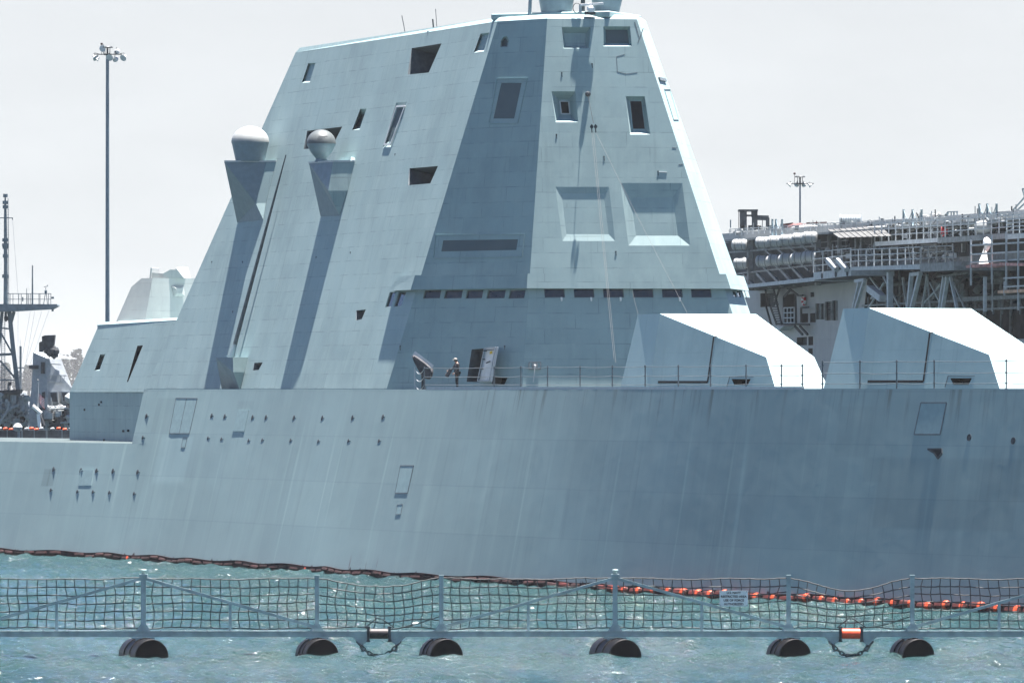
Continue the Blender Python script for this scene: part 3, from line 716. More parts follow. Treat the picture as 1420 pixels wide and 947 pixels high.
# whip antenna on its own bracket
def whip():
    v, I2, O1, O2 = wedge((299.5,496.4), (323,496.2), (323.5,516), (332.8,541.6), (308,541.6), (343.6,495.6), 1.6, 1.0, 3)
    o = v.build('antenna_bracket', [M['panel'], M['dome_shade_grey']], ship)
    a = hit(321, 495.5, A, .42); b_ = hit(396.5, 215, A, .34)
    v = MB(); d = b_-a
    v.tube([a, a+d*.02, a+d*.07], [.17,.17,.13], 12); v.bar(a+Vector((-.35,0,.1)), a+Vector((.25,0,.1)), .05); v.build('insulator', M['dome_shade_grey'], o)
    v = MB(); v.tube([a+d*.02, a+d*.3, a+d*.55, a+d*.8, a+d], [.14,.12,.10,.07,.035], 10); v.build('whip_antenna', M['antenna'], o)
whip()
q = MB(); pts = [hit(x, y, A) for x, y in ((477,220),(492,219),(491.5,225),(476,226))]; q.prism(pts, A[0]*.25); q.build('vent_box', M['paint'], deckhouse)
q = MB(); pts = [hit(x, y, A) for x, y in ((461.5,226),(492,224.6),(485,264),(478,266))]

# roof fittings
zr = up[2].z
def roof_pt(px, dy):                                   # a point on the roof, dy metres behind the front edge
    p = at(px, 24, T_BC.y+dy); return Vector((p.x, p.y, zr))
pb = MB(); a, b_ = roof_pt(704, 4.0), roof_pt(868, 1.2)
c_ = (a+b_)/2; pb.box((c_.x, c_.y+1.5, zr+.02), (b_-a).length, 5.0, .36, X=(b_-a).normalized(), Y=Z.cross((b_-a).normalized()))
base_o = pb.build('mast_base', M['paint'], ship); bevel(base_o, .06, 1)
for px, rb, rt in ((771.5, .86, 1.05), (841.5, .70, .93)):
    p = roof_pt(px, 2.6); p.z = zr+.18
    v = MB(); v.lathe([(rb,0),(rt,1.0),(rt+.05,1.9),(rt+.05,2.1)], p, Z, 40); o = v.build('roof_radome', M['dome_shade_grey'], ship)
    v = MB(); v.lathe([((rt+.05)*math.cos(t), 2.1+(rt)*math.sin(t)) for t in [i*math.pi/2/12 for i in range(13)]], p, Z, 40); v.build('radome_cap', M['dome'], o)
v = MB(); p = roof_pt(735, 2.2); v.tube([p+Vector((-.03,0,0)), p+Vector((.04,0,1.4)), p+Vector((.16,0,3.6))], [.11,.10,.08], 10); v.build('mast_pole', M['dome_shade_grey'], ship)
v = MB(); p = roof_pt(808, .7); v.tube([p+Vector((0,1.2,0)), p+Vector((.1,1.2,3.2))], [.14,.10], 10); v.build('mast_pole', M['darksteel'], ship)
def nav_radar():
    p = roof_pt(819.5, .15); p.z = zr
    v = MB(); v.box(p+Vector((-.05,.2,.05)), .62, .5, .16); o = v.build('navigation_radar', M['darksteel'], ship)
    v = MB(); v.lathe([(.17,.10),(.19,.2),(.20,.34),(.12,.42),(.08,.5)], p, Z, 16); v.box(p+Vector((.0,0,.30)), .46, .28, .16); v.build('radar_gearbox', M['white'], o)
    v = MB(); v.bar(p+Vector((-.62,-.05,.50)), p+Vector((.72,.05,.60)), .13, .14); b2 = v.build('radar_bar', M['white'], o); bevel(b2, .03)
    v = MB(); v.bar(p+Vector((-.60,.1,.0)), p+Vector((-.60,.1,.5)), .16); v.build('radar_bracket', M['light'], o)
    v = MB(); pts = [p+Vector((-.8+.22*math.cos(t), .1, .34+.28*math.sin(t))) for t in [k*math.pi*2/18 for k in range(19)]]; v.tube(pts, .025, 6); v.build('cable_loop', M['darksteel'], o)
nav_radar()
for pts_, r_ in (([(562,48),(560,36),(557.2,22)], .025), ([(601.5,43),(600,27)], .05), ([(606,42),(604,13)], .02)):
    v = MB(); yb = hit(pts_[0][0], pts_[0][1]+4, A).y+1.3; v.tube([at(x, y, yb) for x, y in pts_], r_, 6); v.build('roof_whip', M['darksteel'], ship)
yb = hit(600,48,A).y+.9; q = MB(); q.bar(at(593,44.5,yb), at(608,41.5,yb), .08); q.bar(at(593,49.5,yb), at(593,43,yb), .06); q.bar(at(606,48,yb), at(606,41,yb), .06); q.build('roof_rail', M['light'], ship)

# ------------------------------------------------------------------ hangar block aft
HA = (A[0], A[1] - A[0]*.35)
ha = MB(); hh = []
def hrec(outer, inner, depth):
    o3 = [hit(x, y, HA) for x, y in outer]; i3 = [hit(x, y, HA, -depth) for x, y in inner] if inner else [p-HA[0]*depth for p in o3]
    hh.append(o3)
    for i in range(len(o3)): ha.add([o3[i], o3[(i+1) % len(o3)], i3[(i+1) % len(o3)], i3[i]], m=0 if inner else 1)
    return i3
s1 = hrec([(139,491.5),(146,491),(138,513.5),(131,514)], [(141,494),(145.5,493.6),(138.5,511),(133.5,511.5)], .3)
s2 = hrec([(190.5,479.5),(198.2,478.8),(177.6,529.5),(176,529.5)], None, 1.2)
hc = [(96.5,543.5),(206,543.5),(252,443.5),(137,450.5)]
H3 = [hit(x, y, HA) for x, y in hc]
ha.holed(H3, hh, HA[0])
capo = [hit(x, y, HA, .0) for x, y in ((134.6,455),(137.5,446.5),(246,441.5),(243,447))]
top_in = [H3[3]+S*13, H3[2]+S*13]
ha.add([H3[3], H3[2], top_in[1], top_in[0]], m=2)
bz = [Vector((p.x, p.y, FD-.1)) for p in (H3[0], H3[1])]
# lower wall drops plumb to the flight deck
lowA, lowB = hit(96.5,543.5,HA), hit(206,543.5,HA)
ha.add([Vector((lowA.x,lowA.y,FD-.1))-F*.0, Vector((lowB.x,lowB.y,FD-.1))+F*1.5, lowB+F*1.5, lowA])
back = H3[0]+S*16; ha.add([Vector((lowA.x,lowA.y,FD-.1)), lowA, H3[3], top_in[0], Vector((top_in[0].x+1,top_in[0].y,FD-.1))])
hang = ha.build('hangar_block', [M['panel'], M['void'], M['paint']], ship)
q = MB(); q.prism([p - HA[0]*.03 for p in s1], HA[0]*.032); q.build('side_window', M['slate'], hang)
q = MB(); q.prism([p - HA[0]*.03 for p in s2], HA[0]*.032); q.build('slot_back', M['void'], hang)
q = MB(); a, b_ = H3[3]-F*.25, H3[2]+F*.1; k1 = S*.22+Z*.17
q.add([a+HA[0]*.01, b_+HA[0]*.01, b_+k1, a+k1]); q.add([a+k1, b_+k1, b_+k1+S*.5, a+k1+S*.5]); q.add([a, a+k1, a+k1+S*.5, a-Z*.3]); q.add([a+HA[0]*.01, a-Z*.42, b_-Z*.02+HA[0]*.01])
q.build('roof_coaming', M['paint'], hang)
for x, y in ((138,561),(141,557.5),(118,568),(171.5,597.5),(178,597),(145,610)):
    q = MB(); p = lowA + (lowB-lowA)*((x-96.5)/109.5); Y_ = p.y; pp = at(x, y, Y_); nn = Vector((A[0].x, A[0].y, 0)).normalized(); q.lathe([(.07,-.1),(.07,.09),(0,.11)], pp, nn, 8); q.build('bolt_fitting', M['darksteel'], hang)
# faceted gun house on the hangar roof
def aft_turret():
    Y0 = H3[3].y*.5+H3[2].y*.5 + 4
    def p(x, y, dy=0): return at(x, y, Y0+dy)
    zb = p(163,445).z
    a1 = p(201,446,0); lp = (nrm(-32, 12.5), a1); a0 = hit(161,446,lp); b0 = hit(182,398,lp); b00 = hit(196,386,lp); b1 = hit(211.5,385.5,lp)
    rp = (nrm(24, tilt_through(24, b1, a1)), a1); a2 = hit(262,446,rp); b2 = hit(270,386,rp)
    v = MB(); back = Vector((1.5, 7, 0)); 
    v.add([a0,a1,b1,b00,b0]); v.add([a1,a2,b2,b1]); v.add([b00,b1,b2,b2+back,b00+back]); v.add([a2,a2+back,b2+back,b2]); v.add([a0+back,a0,b0,b00,b00+back]); v.add([a2+back,a0+back,b00+back,b2+back])
    o = v.build('aft_turret', M['panel_light'], ship)
    yc = b1.y+.5
    cp = lambda pts, dy=0.: [at(x, y, yc+dy) for x, y in pts]
    v = MB(); ex = Vector((.35, 2.4, 0))
    v.prism(cp([(207,385.6),(209.6,385.6),(210.6,371.5),(209,371)]), ex); v.prism(cp([(209.6,385.6),(226,385.6),(226,379.5),(209.6,378)], .25), ex)
    v.prism(cp([(226,385.6),(243.6,385.6),(243.6,374),(236,374),(226,379.5)]), ex)
    rb = cp([(243.6,385.6),(243.6,371.2)]) + [at(251,369.6,yc+.25), at(255,385.6,yc-.1)]; v.prism([rb[0], rb[1], rb[2], rb[3]], ex)
    v.build('turret_cap', M['panel_light'], o)
    v = MB(); 
    q4 = [p(238,396,-1.2), p(255,395.5,-2.0), p(256,411,-2.2), p(242,411,-1.3)]; i4 = [p(243,399,-.3), p(252.5,399,-.6), p(252.5,407,-.6), p(245,407,-.3)]
    n_ = (a2-a1).cross(b1-a1).normalized(); n_ = n_ if n_.y < 0 else -n_
    def onp(x, y, d): return hit(x, y, (n_, a1), d)
    o4 = [onp(x, y, .05) for x, y in ((238,396),(255,395.5),(256.5,411),(241.5,411))]; i4 = [onp(x, y, .22) for x, y in ((243.5,399.5),(252,399.5),(252.5,407),(245.5,407))]
    for i in range(4): v.add([o4[i], o4[(i+1)%4], i4[(i+1)%4], i4[i]])
    v.add(i4); v.build('sight_housing', M['panel_light'], o)
M['panel_light'] = panelled('pale_panelled_paint', (.31,.335,.335), 3.1, .9, .3)
aft_turret()

# ------------------------------------------------------------------ gun houses on the foredeck
G0 = at(915, 435, 345.0)
def gun_local(p): d = p-G0; return Vector((d.dot(F), d.dot(S), p.z))
def gun_world(u, v, z, o): return Vector((o.x, o.y, 0)) + F*u + S*v + Vector((0,0,z))
def make_gun(o, loc_shift):
    zt, zc, zb = G0.z, 12.18, 10.43
    g = lambda u, v, z: gun_world(u, v, z, o)
    a, b_, c, d = g(0,0,zt), g(0,5.73,zt), g(9.6,1.46,zc), g(9.6,4.27,zc)
    e, e2 = g(10.9,1.25,zb), g(10.9,4.48,zb)
    h, h2 = g(.15,-.70,zb), g(.15,6.43,zb)
    t, t2 = g(-3.7,.5,zt), g(-3.7,5.23,zt); tb, tb2 = g(-4.6,-.17,zb), g(-4.6,5.90,zb)
    v = MB()
    nS = (c-a).cross(h-a).normalized(); nS = nS if nS.dot(S) < 0 else -nS
    side = (nS, a)
    # the side face: keep the four corners in one plane
    def flat(p): k = (a-p).dot(nS); return p + nS*k
    e = flat(e)
    # low firing port recess in the side
    def sp(px, py): return hit(px, py, side)
    return a, b_, c, d, e, e2, h, h2, t, t2, tb, tb2, side
def build_gun():
    a, b_, c, d, e, e2, h, h2, t, t2, tb, tb2, side = make_gun(G0, None); n = side[0]
    root = MB()
    port = [hit(x, y, side) for x, y in ((1014.5,525.5),(1041,525.5),(1037,534),(1018.5,534))]
    root.holed([a, h, e, c], [port], n)
    i4 = [p - n*.7 for p in port]
    for i in range(4): root.add([port[i], port[(i+1)%4], i4[(i+1)%4], i4[i]], m=1)
    root.add(i4, m=1)
    root.add([t, tb, h, a]); root.add([a, c, d, b_]); root.add([t, a, b_, t2]); root.add([c, e, e2, d])
    root.add([b_, d, e2, h2]); root.add([t2, b_, h2, tb2]); root.add([tb, t, t2, tb2])
    o = root.build('gun_house', [M['gun'], M['void']], ship)
    o.data.transform(Matrix.Translation(worldloc(ship)-Vector((G0.x,G0.y,0)))); o.location = Vector((G0.x,G0.y,0))-worldloc(ship)
    q = MB(); P = [hit(x, y, side, .0) for x, y in ((990,467.5),(981.5,529.8),(913,529.8))]
    q.bar(P[0], P[1], .09, .06, up=n); q.bar(P[1], P[2], .12, .06, up=n); q.build('joint_groove', M['void'], o)
    q = MB(); P = [hit(x, y, side, .0) for x, y in ((1012,522.5),(1045,522.5),(1039,537),(1008,537))]
    q.bar(P[0], P[3], .05, .04, up=n); q.bar(P[0], P[1], .03, .03, up=n); q.build('port_frame', M['dark_paint'], o)
    rn = (c-a).cross(b_-a).normalized(); rn = rn if rn.z > 0 else -rn
    q = MB(); 
    pts = [hit(990,466.8,(rn,a),.0), hit(1025,467.8,(rn,a)), hit(1060,467.2,(rn,a)), hit(1089,466,(rn,a))]
    for i in range(3): q.bar(pts[i], pts[i+1], .07, .05, up=rn)
    q.build('roof_joint', M['dark_paint'], o)
    return o
gun = build_gun()
g2 = copy_tree(gun, ship)
G1 = at(1205, 427, 320.6)
g2.location = Vector((G1.x, G1.y, 0))-worldloc(ship)

# ------------------------------------------------------------------ deck railings
def stanchion_line(cols, tops, mat, spare=()):
    v = MB(); P = []
    for px in cols:
        p = edge_px(px, 10.5, .28); p.z = 10.44; P.append(p)
    for p in P:
        v.tube([p, p+Vector((0,0,tops))], .035, 6); v.lathe([(.06,0),(.05,.12),(0,.14)], p, Z, 8)
        for k in (.30, .74, tops-.08): v.bar(p+Vector((-.05,0,k)), p+Vector((.05,0,k)), .07, .07)
    return P, v
railing = None
def railing_run(cols, top, name):
    P = []
    o = None
    for px in cols:
        p = edge_px(px, 10.5, .28); p.z = 10.44; P.append(p); v = MB()
        v.lathe([(.06,0),(.05,.12),(.035,.14),(.035,top),(0,top+.01)], p, Z, 8)
        for k in (.24*top, .575*top, top-.08): v.bar(p+Vector((-.05,0,k)), p+Vector((.05,0,k)), .08, .07)
        q = v.build('stanchion' if o else name, M['railing'], o or ship)
        if o is None: o = q
    w = MB()
    for k in (top-.08, top*.575, top*.24):
        for i in range(len(P)-1):
            a, b_ = P[i]+Vector((0,0,k)), P[i+1]+Vector((0,0,k)); sag = random.uniform(.01, .05)
            w.tube([a, a*.66+b_*.34-Vector((0,0,sag)), a*.34+b_*.66-Vector((0,0,sag)), b_], .017, 5)
    w.build('lifeline', M['railing'], o)
    return o
railing_run([582,679,716,753,798,842.6,888,934,978.7,1028,1077,1106,1134], 1.33, 'deck_railing')
railing_run([1134.01,1186,1237,1289,1389,1445], 1.50, 'deck_railing')
def loose_lines():
    v = MB(); a = edge_px(561.5, 10.5, .6); b_ = edge_px(582, 10.5, .28); a.z = b_.z = 10.44
    v.tube([a, a+Vector((0,0,1.33))], .035, 6)
    for k in (.32, .78, 1.22):
        pts = [a+(b_-a)*t+Vector((0,0,k-.28*math.sin(math.pi*t))) for t in [i/8 for i in range(9)]]; v.tube(pts, .014, 5)
    v.build('gate_chain', M['light'], ship)
loose_lines()

# ------------------------------------------------------------------ covered gun and sailor by the doorway
def deck_spot(px, back):
    p = edge_px(px, 10.5); Y = p.y+back; return Vector(((px-710)/FPX*Y, Y, 10.42))
def covered_gun():
    base = deck_spot(587, 2.6)
    r_ = thing('deck_gun', 'dark canvas covered machine gun on a pedestal mount beside the sailor', 'deck gun', base)
    Y = base.y
    def p(x, y, dy=0): return at(x, y, Y+dy)
    v = MB(); v.lathe([(.28,0),(.26,.06),(.12,.12),(.10,.75),(.13,.80),(.10,.95)], base, Z, 12); v.build('pedestal', M['darksteel'], r_)
    poly = [(572,490.5),(585,499.5),(599,511),(599.5,517),(598,523.5),(594.5,527),(586,524),(580.5,514.5),(574,503),(571.5,497)]
    front = [p(x, y, -.25) for x, y in poly]; back = [p(x+1.5, y-.8, .22) for x, y in poly]
    cx_ = sum((q for q in front), Vector())/len(front)
    v = MB(); inner = [q + (cx_-q)*.16 + Vector((0,-.07,0)) for q in front]
    v.grid([[x for x in inner], front, [ (f_+b2)/2 + (( (f_+b2)/2 - cx_).normalized()*.03) for f_, b2 in zip(front, back)], back], closed=True, sm=False)
    v.add(inner); v.add(back[::-1]); c = v.build('canvas_cover', M['cloth'], r_); weld(c)
    s_ = c.modifiers.new('soften', 'SUBSURF'); s_.levels = 2; s_.render_levels = 2
    v = MB(); v.bar(p(572.5,490.8), p(598.5,510.8), .06, .42, up=Z); v.build('shield_edge', M['light'], r_)
    v = MB(); v.tube([p(589,507,-.3), p(586,513,-.34), p(590,519,-.32), p(587,524,-.28)], .035, 6); v.build('lashing', M['darksteel'], r_)
covered_gun()

def skin_mesh(chains, name):
    """chains: list of [(point, radius), ...]; the first is the root. Each is grown with its own Skin modifier and joined."""
    bm_all = bmesh.new()
    for verts, edges, rad, lv in chains:
        me = bpy.data.meshes.new('tmp'); me.from_pydata([v[:] for v in verts], edges, []); o = bpy.data.objects.new('tmp', me); COL.objects.link(o)
        sk = o.modifiers.new('s', 'SKIN'); sv = me.skin_vertices[0].data if me.skin_vertices else None
        if sv is None:
            bm = bmesh.new(); bm.from_mesh(me); bm.verts.layers.skin.verify(); bm.to_mesh(me); bm.free(); sv = me.skin_vertices[0].data
        for i, r_ in enumerate(rad):
            rr = r_ if isinstance(r_, tuple) else (r_, r_); sv[i].radius = rr; sv[i].use_root = (i == 0)
        sd = o.modifiers.new('d', 'SUBSURF'); sd.levels = lv; sd.render_levels = lv
        dg = bpy.context.evaluated_depsgraph_get(); em = bpy.data.meshes.new_from_object(o.evaluated_get(dg)); bm_all.from_mesh(em)
        bpy.data.objects.remove(o); bpy.data.meshes.remove(em)
    me = bpy.data.meshes.new(name); bm_all.to_mesh(me); bm_all.free()
    for p in me.polygons: p.use_smooth = True
    return me
def hand_chains(w, dirn, palm_n, L=.185):
    d = dirn.normalized(); s_ = d.cross(palm_n).normalized(); out = []
    out.append(([w, w+d*.05, w+d*.095], [(0,1),(1,2)], [(.022,.018),(.036,.018),(.038,.016)], 1))
    for k, (o_, l) in enumerate(((-.030,.072),(-.010,.082),(.011,.077),(.030,.060))):
        b_ = w+d*.085+s_*o_; a1 = b_+d*l*.42+palm_n*l*.12; a2 = a1+d*l*.28+palm_n*l*.24; a3 = a2+d*l*.12+palm_n*l*.26
        out.append(([b_,a1,a2,a3], [(0,1),(1,2),(2,3)], [.0095,.009,.0085,.007], 1))
    t0 = w+d*.03-s_*.03; t1 = t0+d*.035-s_*.028+palm_n*.01; t2 = t1+d*.035-s_*.006+palm_n*.015
    out.append(([t0,t1,t2], [(0,1),(1,2)], [.012,.010,.008], 1)); return out
def sailor():
    base = deck_spot(633.5, 2.6); base.z = 10.43
    r_ = thing('person', 'sailor in dark uniform and pale cap standing at the railing holding a dark case', 'person', base)
    X, Yv = Vector((-.94, -.34, 0)).normalized(), None          # facing: left and a little towards us
    Lf = Vector((X.y, -X.x, 0)); Lf = Z.cross(X)                 # the person's left
    g = lambda f_, l, z: base + X*f_ + Lf*l + Vector((0,0,z))
    V = [g(0,0,.98), g(0,0,1.12), g(.01,0,1.30), g(.0,0,1.46), g(.02,0,1.56), g(.05,0,1.64), g(.075,0,1.73),
         g(-.01,.19,1.46), g(.02,.25,1.18), g(.20,.20,.99),
         g(.02,-.19,1.46), g(.16,-.24,1.22), g(.40,-.20,1.14),
         g(0,.10,.94), g(.03,.11,.52), g(-.02,.11,.09), g(.13,.13,.035),
         g(-.02,-.10,.94), g(-.02,-.12,.52), g(-.09,-.13,.09), g(.06,-.15,.035)]
    E = [(0,1),(1,2),(2,3),(3,4),(4,5),(5,6),(3,7),(7,8),(8,9),(3,10),(10,11),(11,12),(0,13),(13,14),(14,15),(15,16),(0,17),(17,18),(18,19),(19,20)]
    rad = [(.16,.125),(.155,.115),(.175,.125),(.15,.10),.058,(.078,.092),(.082,.098),.075,.052,.036,.075,.052,.036,.10,.072,.05,.042,.10,.072,.05,.042]
    ch = [(V, E, rad, 2)] + hand_chains(V[9], (V[9]-V[8]).normalized(), Lf*-1.0) + hand_chains(V[12], (V[12]-V[11]).normalized(), Lf)
    # nose, ears
    hd = g(.08,0,1.68)
    ch.append(([hd+X*.06+Vector((0,0,.0)), hd+X*.112+Vector((0,0,-.012))], [(0,1)], [.016,.012], 1))
    for sgn in (1,-1): ch.append(([hd+Lf*sgn*.075+Vector((0,0,.02)), hd+Lf*sgn*.088-Vector((0,0,.02))], [(0,1)], [.018,.014], 1))
    me = skin_mesh(ch, 'body')
    me.transform(Matrix.Translation(-base))
    me.materials.append(M['uniform']); me.materials.append(M['skin']); me.materials.append(M['black'])
    wl_, wr_ = V[9]-base, V[12]-base
    for p in me.polygons:
        c = p.center
        if c.z > 1.535: p.material_index = 1
        elif (c-wl_).length < .035 or (c-wl_).dot((V[9]-V[8]).normalized()) > .0 and (c-wl_).length < .2 or (c-wr_).dot((V[12]-V[11]).normalized()) > .0 and (c-wr_).length < .25: p.material_index = 1
        elif c.z < .10: p.material_index = 2
    o = bpy.data.objects.new('body', me); COL.objects.link(o); o.parent = r_
    for sgn in (1,-1):
        pass
    # eyes and mouth
    v = MB()
    for sgn in (1,-1): v.lathe([(0,-.008),(.011,-.004),(.012,.002),(0,.008)], hd+X*.088+Lf*sgn*.033+Vector((0,0,.022)), X, 8)
    v.bar(hd+X*.092+Lf*.024+Vector((0,0,-.052)), hd+X*.092-Lf*.024+Vector((0,0,-.052)), .008, .010); v.build('face_feature', M['black'], r_)
    # vest, belt kit
    v = MB(); rows = []
    for z, a_, b2 in ((1.02,.19,.145),(1.10,.195,.15),(1.28,.215,.16),(1.42,.205,.15),(1.50,.13,.11)):
        rows.append([g(.008+math.sin(t)*b2, math.cos(t)*a_, z) for t in [2*math.pi*k/20 for k in range(20)]])
    v.grid(rows, closed=True); v.build('vest', M['cloth'], r_)
    v = MB()
    for f_, l, z, s_ in ((-.13,.12,1.0,.12),(-.16,-.05,.98,.11),(.10,.19,.98,.10),(-.04,.23,.92,.13)): v.box(g(f_, l, z), s_, s_*.7, s_*1.2, X=X, Y=Lf)
    k = v.build('belt_pouch', M['uniform'], r_); bevel(k, .02)
    # hair and cap
    v = MB(); c = hd+Vector((0,0,.045))
    v.lathe([(.097,-.02),(.101,.02),(.096,.06),(.07,.092),(0,.102)], c, Vector((.0,0,1))-X*.10, 18)
    for s_ in (0,): pass
    br = [c+X*(.085+.085*math.sin(t))+Lf*(.085*math.cos(t))+Vector((0,0,.012-.025*math.sin(t))) for t in [math.pi*k/10 for k in range(11)]]
    v.prism(br, Vector((0,0,.012))); v.build('cap', M['capcloth'], r_)
    v = MB(); v.lathe([(.083,-.075),(.094,-.03),(.098,.02)], hd-X*.018+Vector((0,0,.03)), Z, 16); v.build('hair', M['black'], r_)
    # the dark case in the hands
    hp = (V[9]+V[12])/2 + X*.14
    cs = thing('carrying_case', 'flat dark case held out in front by the sailor', 'case', hp)
    v = MB(); dx = (X*.55+Vector((0,0,-.83))).normalized(); v.box(hp+dx*.10, .46, .10, .22, X=dx, Y=Lf); k = v.build('case_shell', M['cloth'], cs); bevel(k, .02)
    v = MB(); v.bar(hp-dx*.13-Lf*.05, hp-dx*.13+Lf*.05, .02); v.bar(hp+dx*.1-Lf*.056, hp+dx*.3-Lf*.056, .02, .03); v.build('handle', M['darksteel'], cs)
sailor()

# ------------------------------------------------------------------ lines rigged from the array face
def rigging():
    lug = hit(815,131,Cc,.22); blk = hit(823,176,Cc,.55)
    t = thing('pulley_block', 'small dark double pulley block hanging in front of the sensor face', 'pulley block', blk)
    for dx in (-.10, .12):
        v = MB(); v.lathe([(0,-.05),(.10,-.045),(.10,.045),(0,.05)], blk+Vector((dx,0,-.0)), Vector((0,1,0)), 12); v.box(blk+Vector((dx,0,-.0)), .07, .12, .26); v.build('sheave', M['darksteel'], t)
        v = MB(); v.tube([blk+Vector((dx,0,-.12)), blk+Vector((dx+.02,0,-.34))], .035, 6); v.build('hook', M['darksteel'], t)
    def line(pts, r_, label, m='rope'):
        v = MB(); v.tube(pts, r_, 6); o = v.build('rigging_line', M[m], None, pts[0]); tag(o, label, 'rope', 'thin lines rigged down the sensor face')
    line([lug, blk+Vector((0,0,.2))], .014, 'short line from the lug at the top of the sensor face to the pulley block')
    def span(a, b_, sag=.1, n=14): return [a+(b_-a)*(i/n)+Vector((0,-.0,-sag*math.sin(math.pi*i/n))) for i in range(n+1)]
    line(span(blk+Vector((-.10,0,-.3)), at(851.5,499,352.0)), .0075, 'left of the two pale lines hanging from the pulley block past the bridge windows', 'line')
    line(span(blk+Vector((.0,0,-.3)), at(854,503,351.8)), .0075, 'right of the two pale lines hanging from the pulley block past the bridge windows', 'line')
    line(span(blk+Vector((.12,0,-.3)), at(953,434,350.0)), .0075, 'slanting pale line from the pulley block down to the nearer gun house', 'line')
    line(span(hit(877,403,Cc,.5), at(887,443,353)), .005, 'short faint line below the bridge windows', 'line')
rigging()

# ------------------------------------------------------------------ floating boom along the waterline
def boom():
    n = 98; s0, s1 = -70., 1520.
    # equal world spacing
    ss = [s0+(s1-s0)*i/600 for i in range(601)]; P = [hull_pt(s, 0)[0] for s in ss]; Nn = [hull_pt(s, 0)[1] for s in ss]
    acc = [0.]
    for i in range(600): acc.append(acc[-1]+(P[i+1]-P[i]).length)
    t = thing('oil_boom', 'long string of red floats, their lit patches coloured orange, lying along the hull waterline', 'floating boom', P[300])
    seg = acc[-1]/n; rs = random.Random(3); off = .45
    def where(d):
        i = min(max(bisect(acc, d)-1, 0), 599); k = (d-acc[i])/(acc[i+1]-acc[i]); p = P[i]*(1-k)+P[i+1]*k
        return p + Nn[i]*(off + .35*math.sin(d*.21)+.15*math.sin(d*.53+1)) + Vector((0,0,.10+.05*math.sin(d*.9)))
    sk = MB(); pts = [where(acc[-1]*i/300) for i in range(301)]
    for i in range(300):
        a, b_ = pts[i], pts[i+1]; sk.add([a+Vector((0,0,.30)), b_+Vector((0,0,.30)), b_-Vector((0,0,.4)), a-Vector((0,0,.4))]); nn = Vector((-.9,-.4,0))*.06
        sk.add([a+nn+Vector((0,0,.30)), b_+nn+Vector((0,0,.30)), b_+nn-Vector((0,0,.4)), a+nn-Vector((0,0,.4))]); sk.add([a+Vector((0,0,.30)), b_+Vector((0,0,.30)), b_+nn+Vector((0,0,.30)), a+nn+Vector((0,0,.30))])
    sk.build('skirt', M['maroon'], t)
    for i in range(n):
        d0, d1 = i*seg+.07, (i+1)*seg-.10; a, b_ = where(d0), where(d1); right = (proj(a)[0] > 560)
        frac = sstep(640, 980, proj(a)[0])
        v = MB(); r_ = .20*rs.uniform(.85, 1.1)*(.72+.28*frac); jit = Vector((rs.uniform(-.05,.05), rs.uniform(-.05,.05), rs.uniform(-.03,.08)))
        k = [a+(b_-a)*q+jit+Vector((0,0,.06)) for q in (0,.06,.3,.55,.62,.94,1)]
        rows_r = [r_*.55, r_*.95, r_, r_*1.02, r_*.98, r_*.95, r_*.5]
        v.tube(k, rows_r, 8, sm=False)
        fm = MB()
        o = v.build('float', [M['maroon'] if rs.random() > frac*.98 else M['orange_dark']], t)
        if rs.random() < .04+.96*frac:
            w = MB(); q0 = .58; w.tube([a+(b_-a)*q+jit+Vector((0,0,.07)) for q in (q0, q0+.03, q0+.20, q0+.23)], [r_*.9, r_*1.12, r_*1.12, r_*.9], 8, sm=False); w.build('lit_patch', M['orange'], o)  # orange patch paints the sunlit part of the float
M['orange_dark'] = plain('sunlit_boom_fabric', (.065, .010, .009), .75, var=.5, scale=2.2)  # redder copy of the boom fabric, for floats coloured as sunlit
boom()

# ------------------------------------------------------------------ floating security barrier
BY = 255.4; SC = FPX/BY
def bx(px): return (px-710)/SC
def bz_(py): return HC-(py-540)/SC
BEAM = bz_(878.8)
def net_rows(x0, x1, drop, seed, nh=7, dx=.372, ends=(0,0)):
    rs = random.Random(seed); n = max(2, int(round((x1-x0)/dx))); rows = []
    top, bot = bz_(801.0), bz_(870.5)
    for r_ in range(nh):
        f_ = r_/(nh-1); row = []
        for i in range(n+1):
            t = i/n; x = x0+(x1-x0)*t
            z = top+(bot-top)*f_
            z -= drop(t, f_) 
            z += .018*math.sin(x*2.1+seed+f_*3)+rs.uniform(-.016,.016)
            row.append(Vector((x+rs.uniform(-.03,.03)+.035*math.sin(r_*1.3+seed+i*.3), BY+.05+.03*math.sin(i*.9+r_)+rs.uniform(-.02,.02), z)))
        rows.append(row)
    return rows
def net_mesh(rows, v):
    for row in rows:
        fine = []
        for i in range(len(row)-1):
            a, b_ = row[i], row[i+1]; fine += [a, (a+b_)/2-Vector((0,0,.012))]
        fine.append(row[-1]); v.tube(fine, .027, 6)
    for i in range(len(rows[0])): v.tube([r_[i] for r_ in rows], .021, 5)
    for row in rows:
        for p in row: v.lathe([(0,-.03),(.03,0),(0,.03)], p, Z, 5, sm=False)
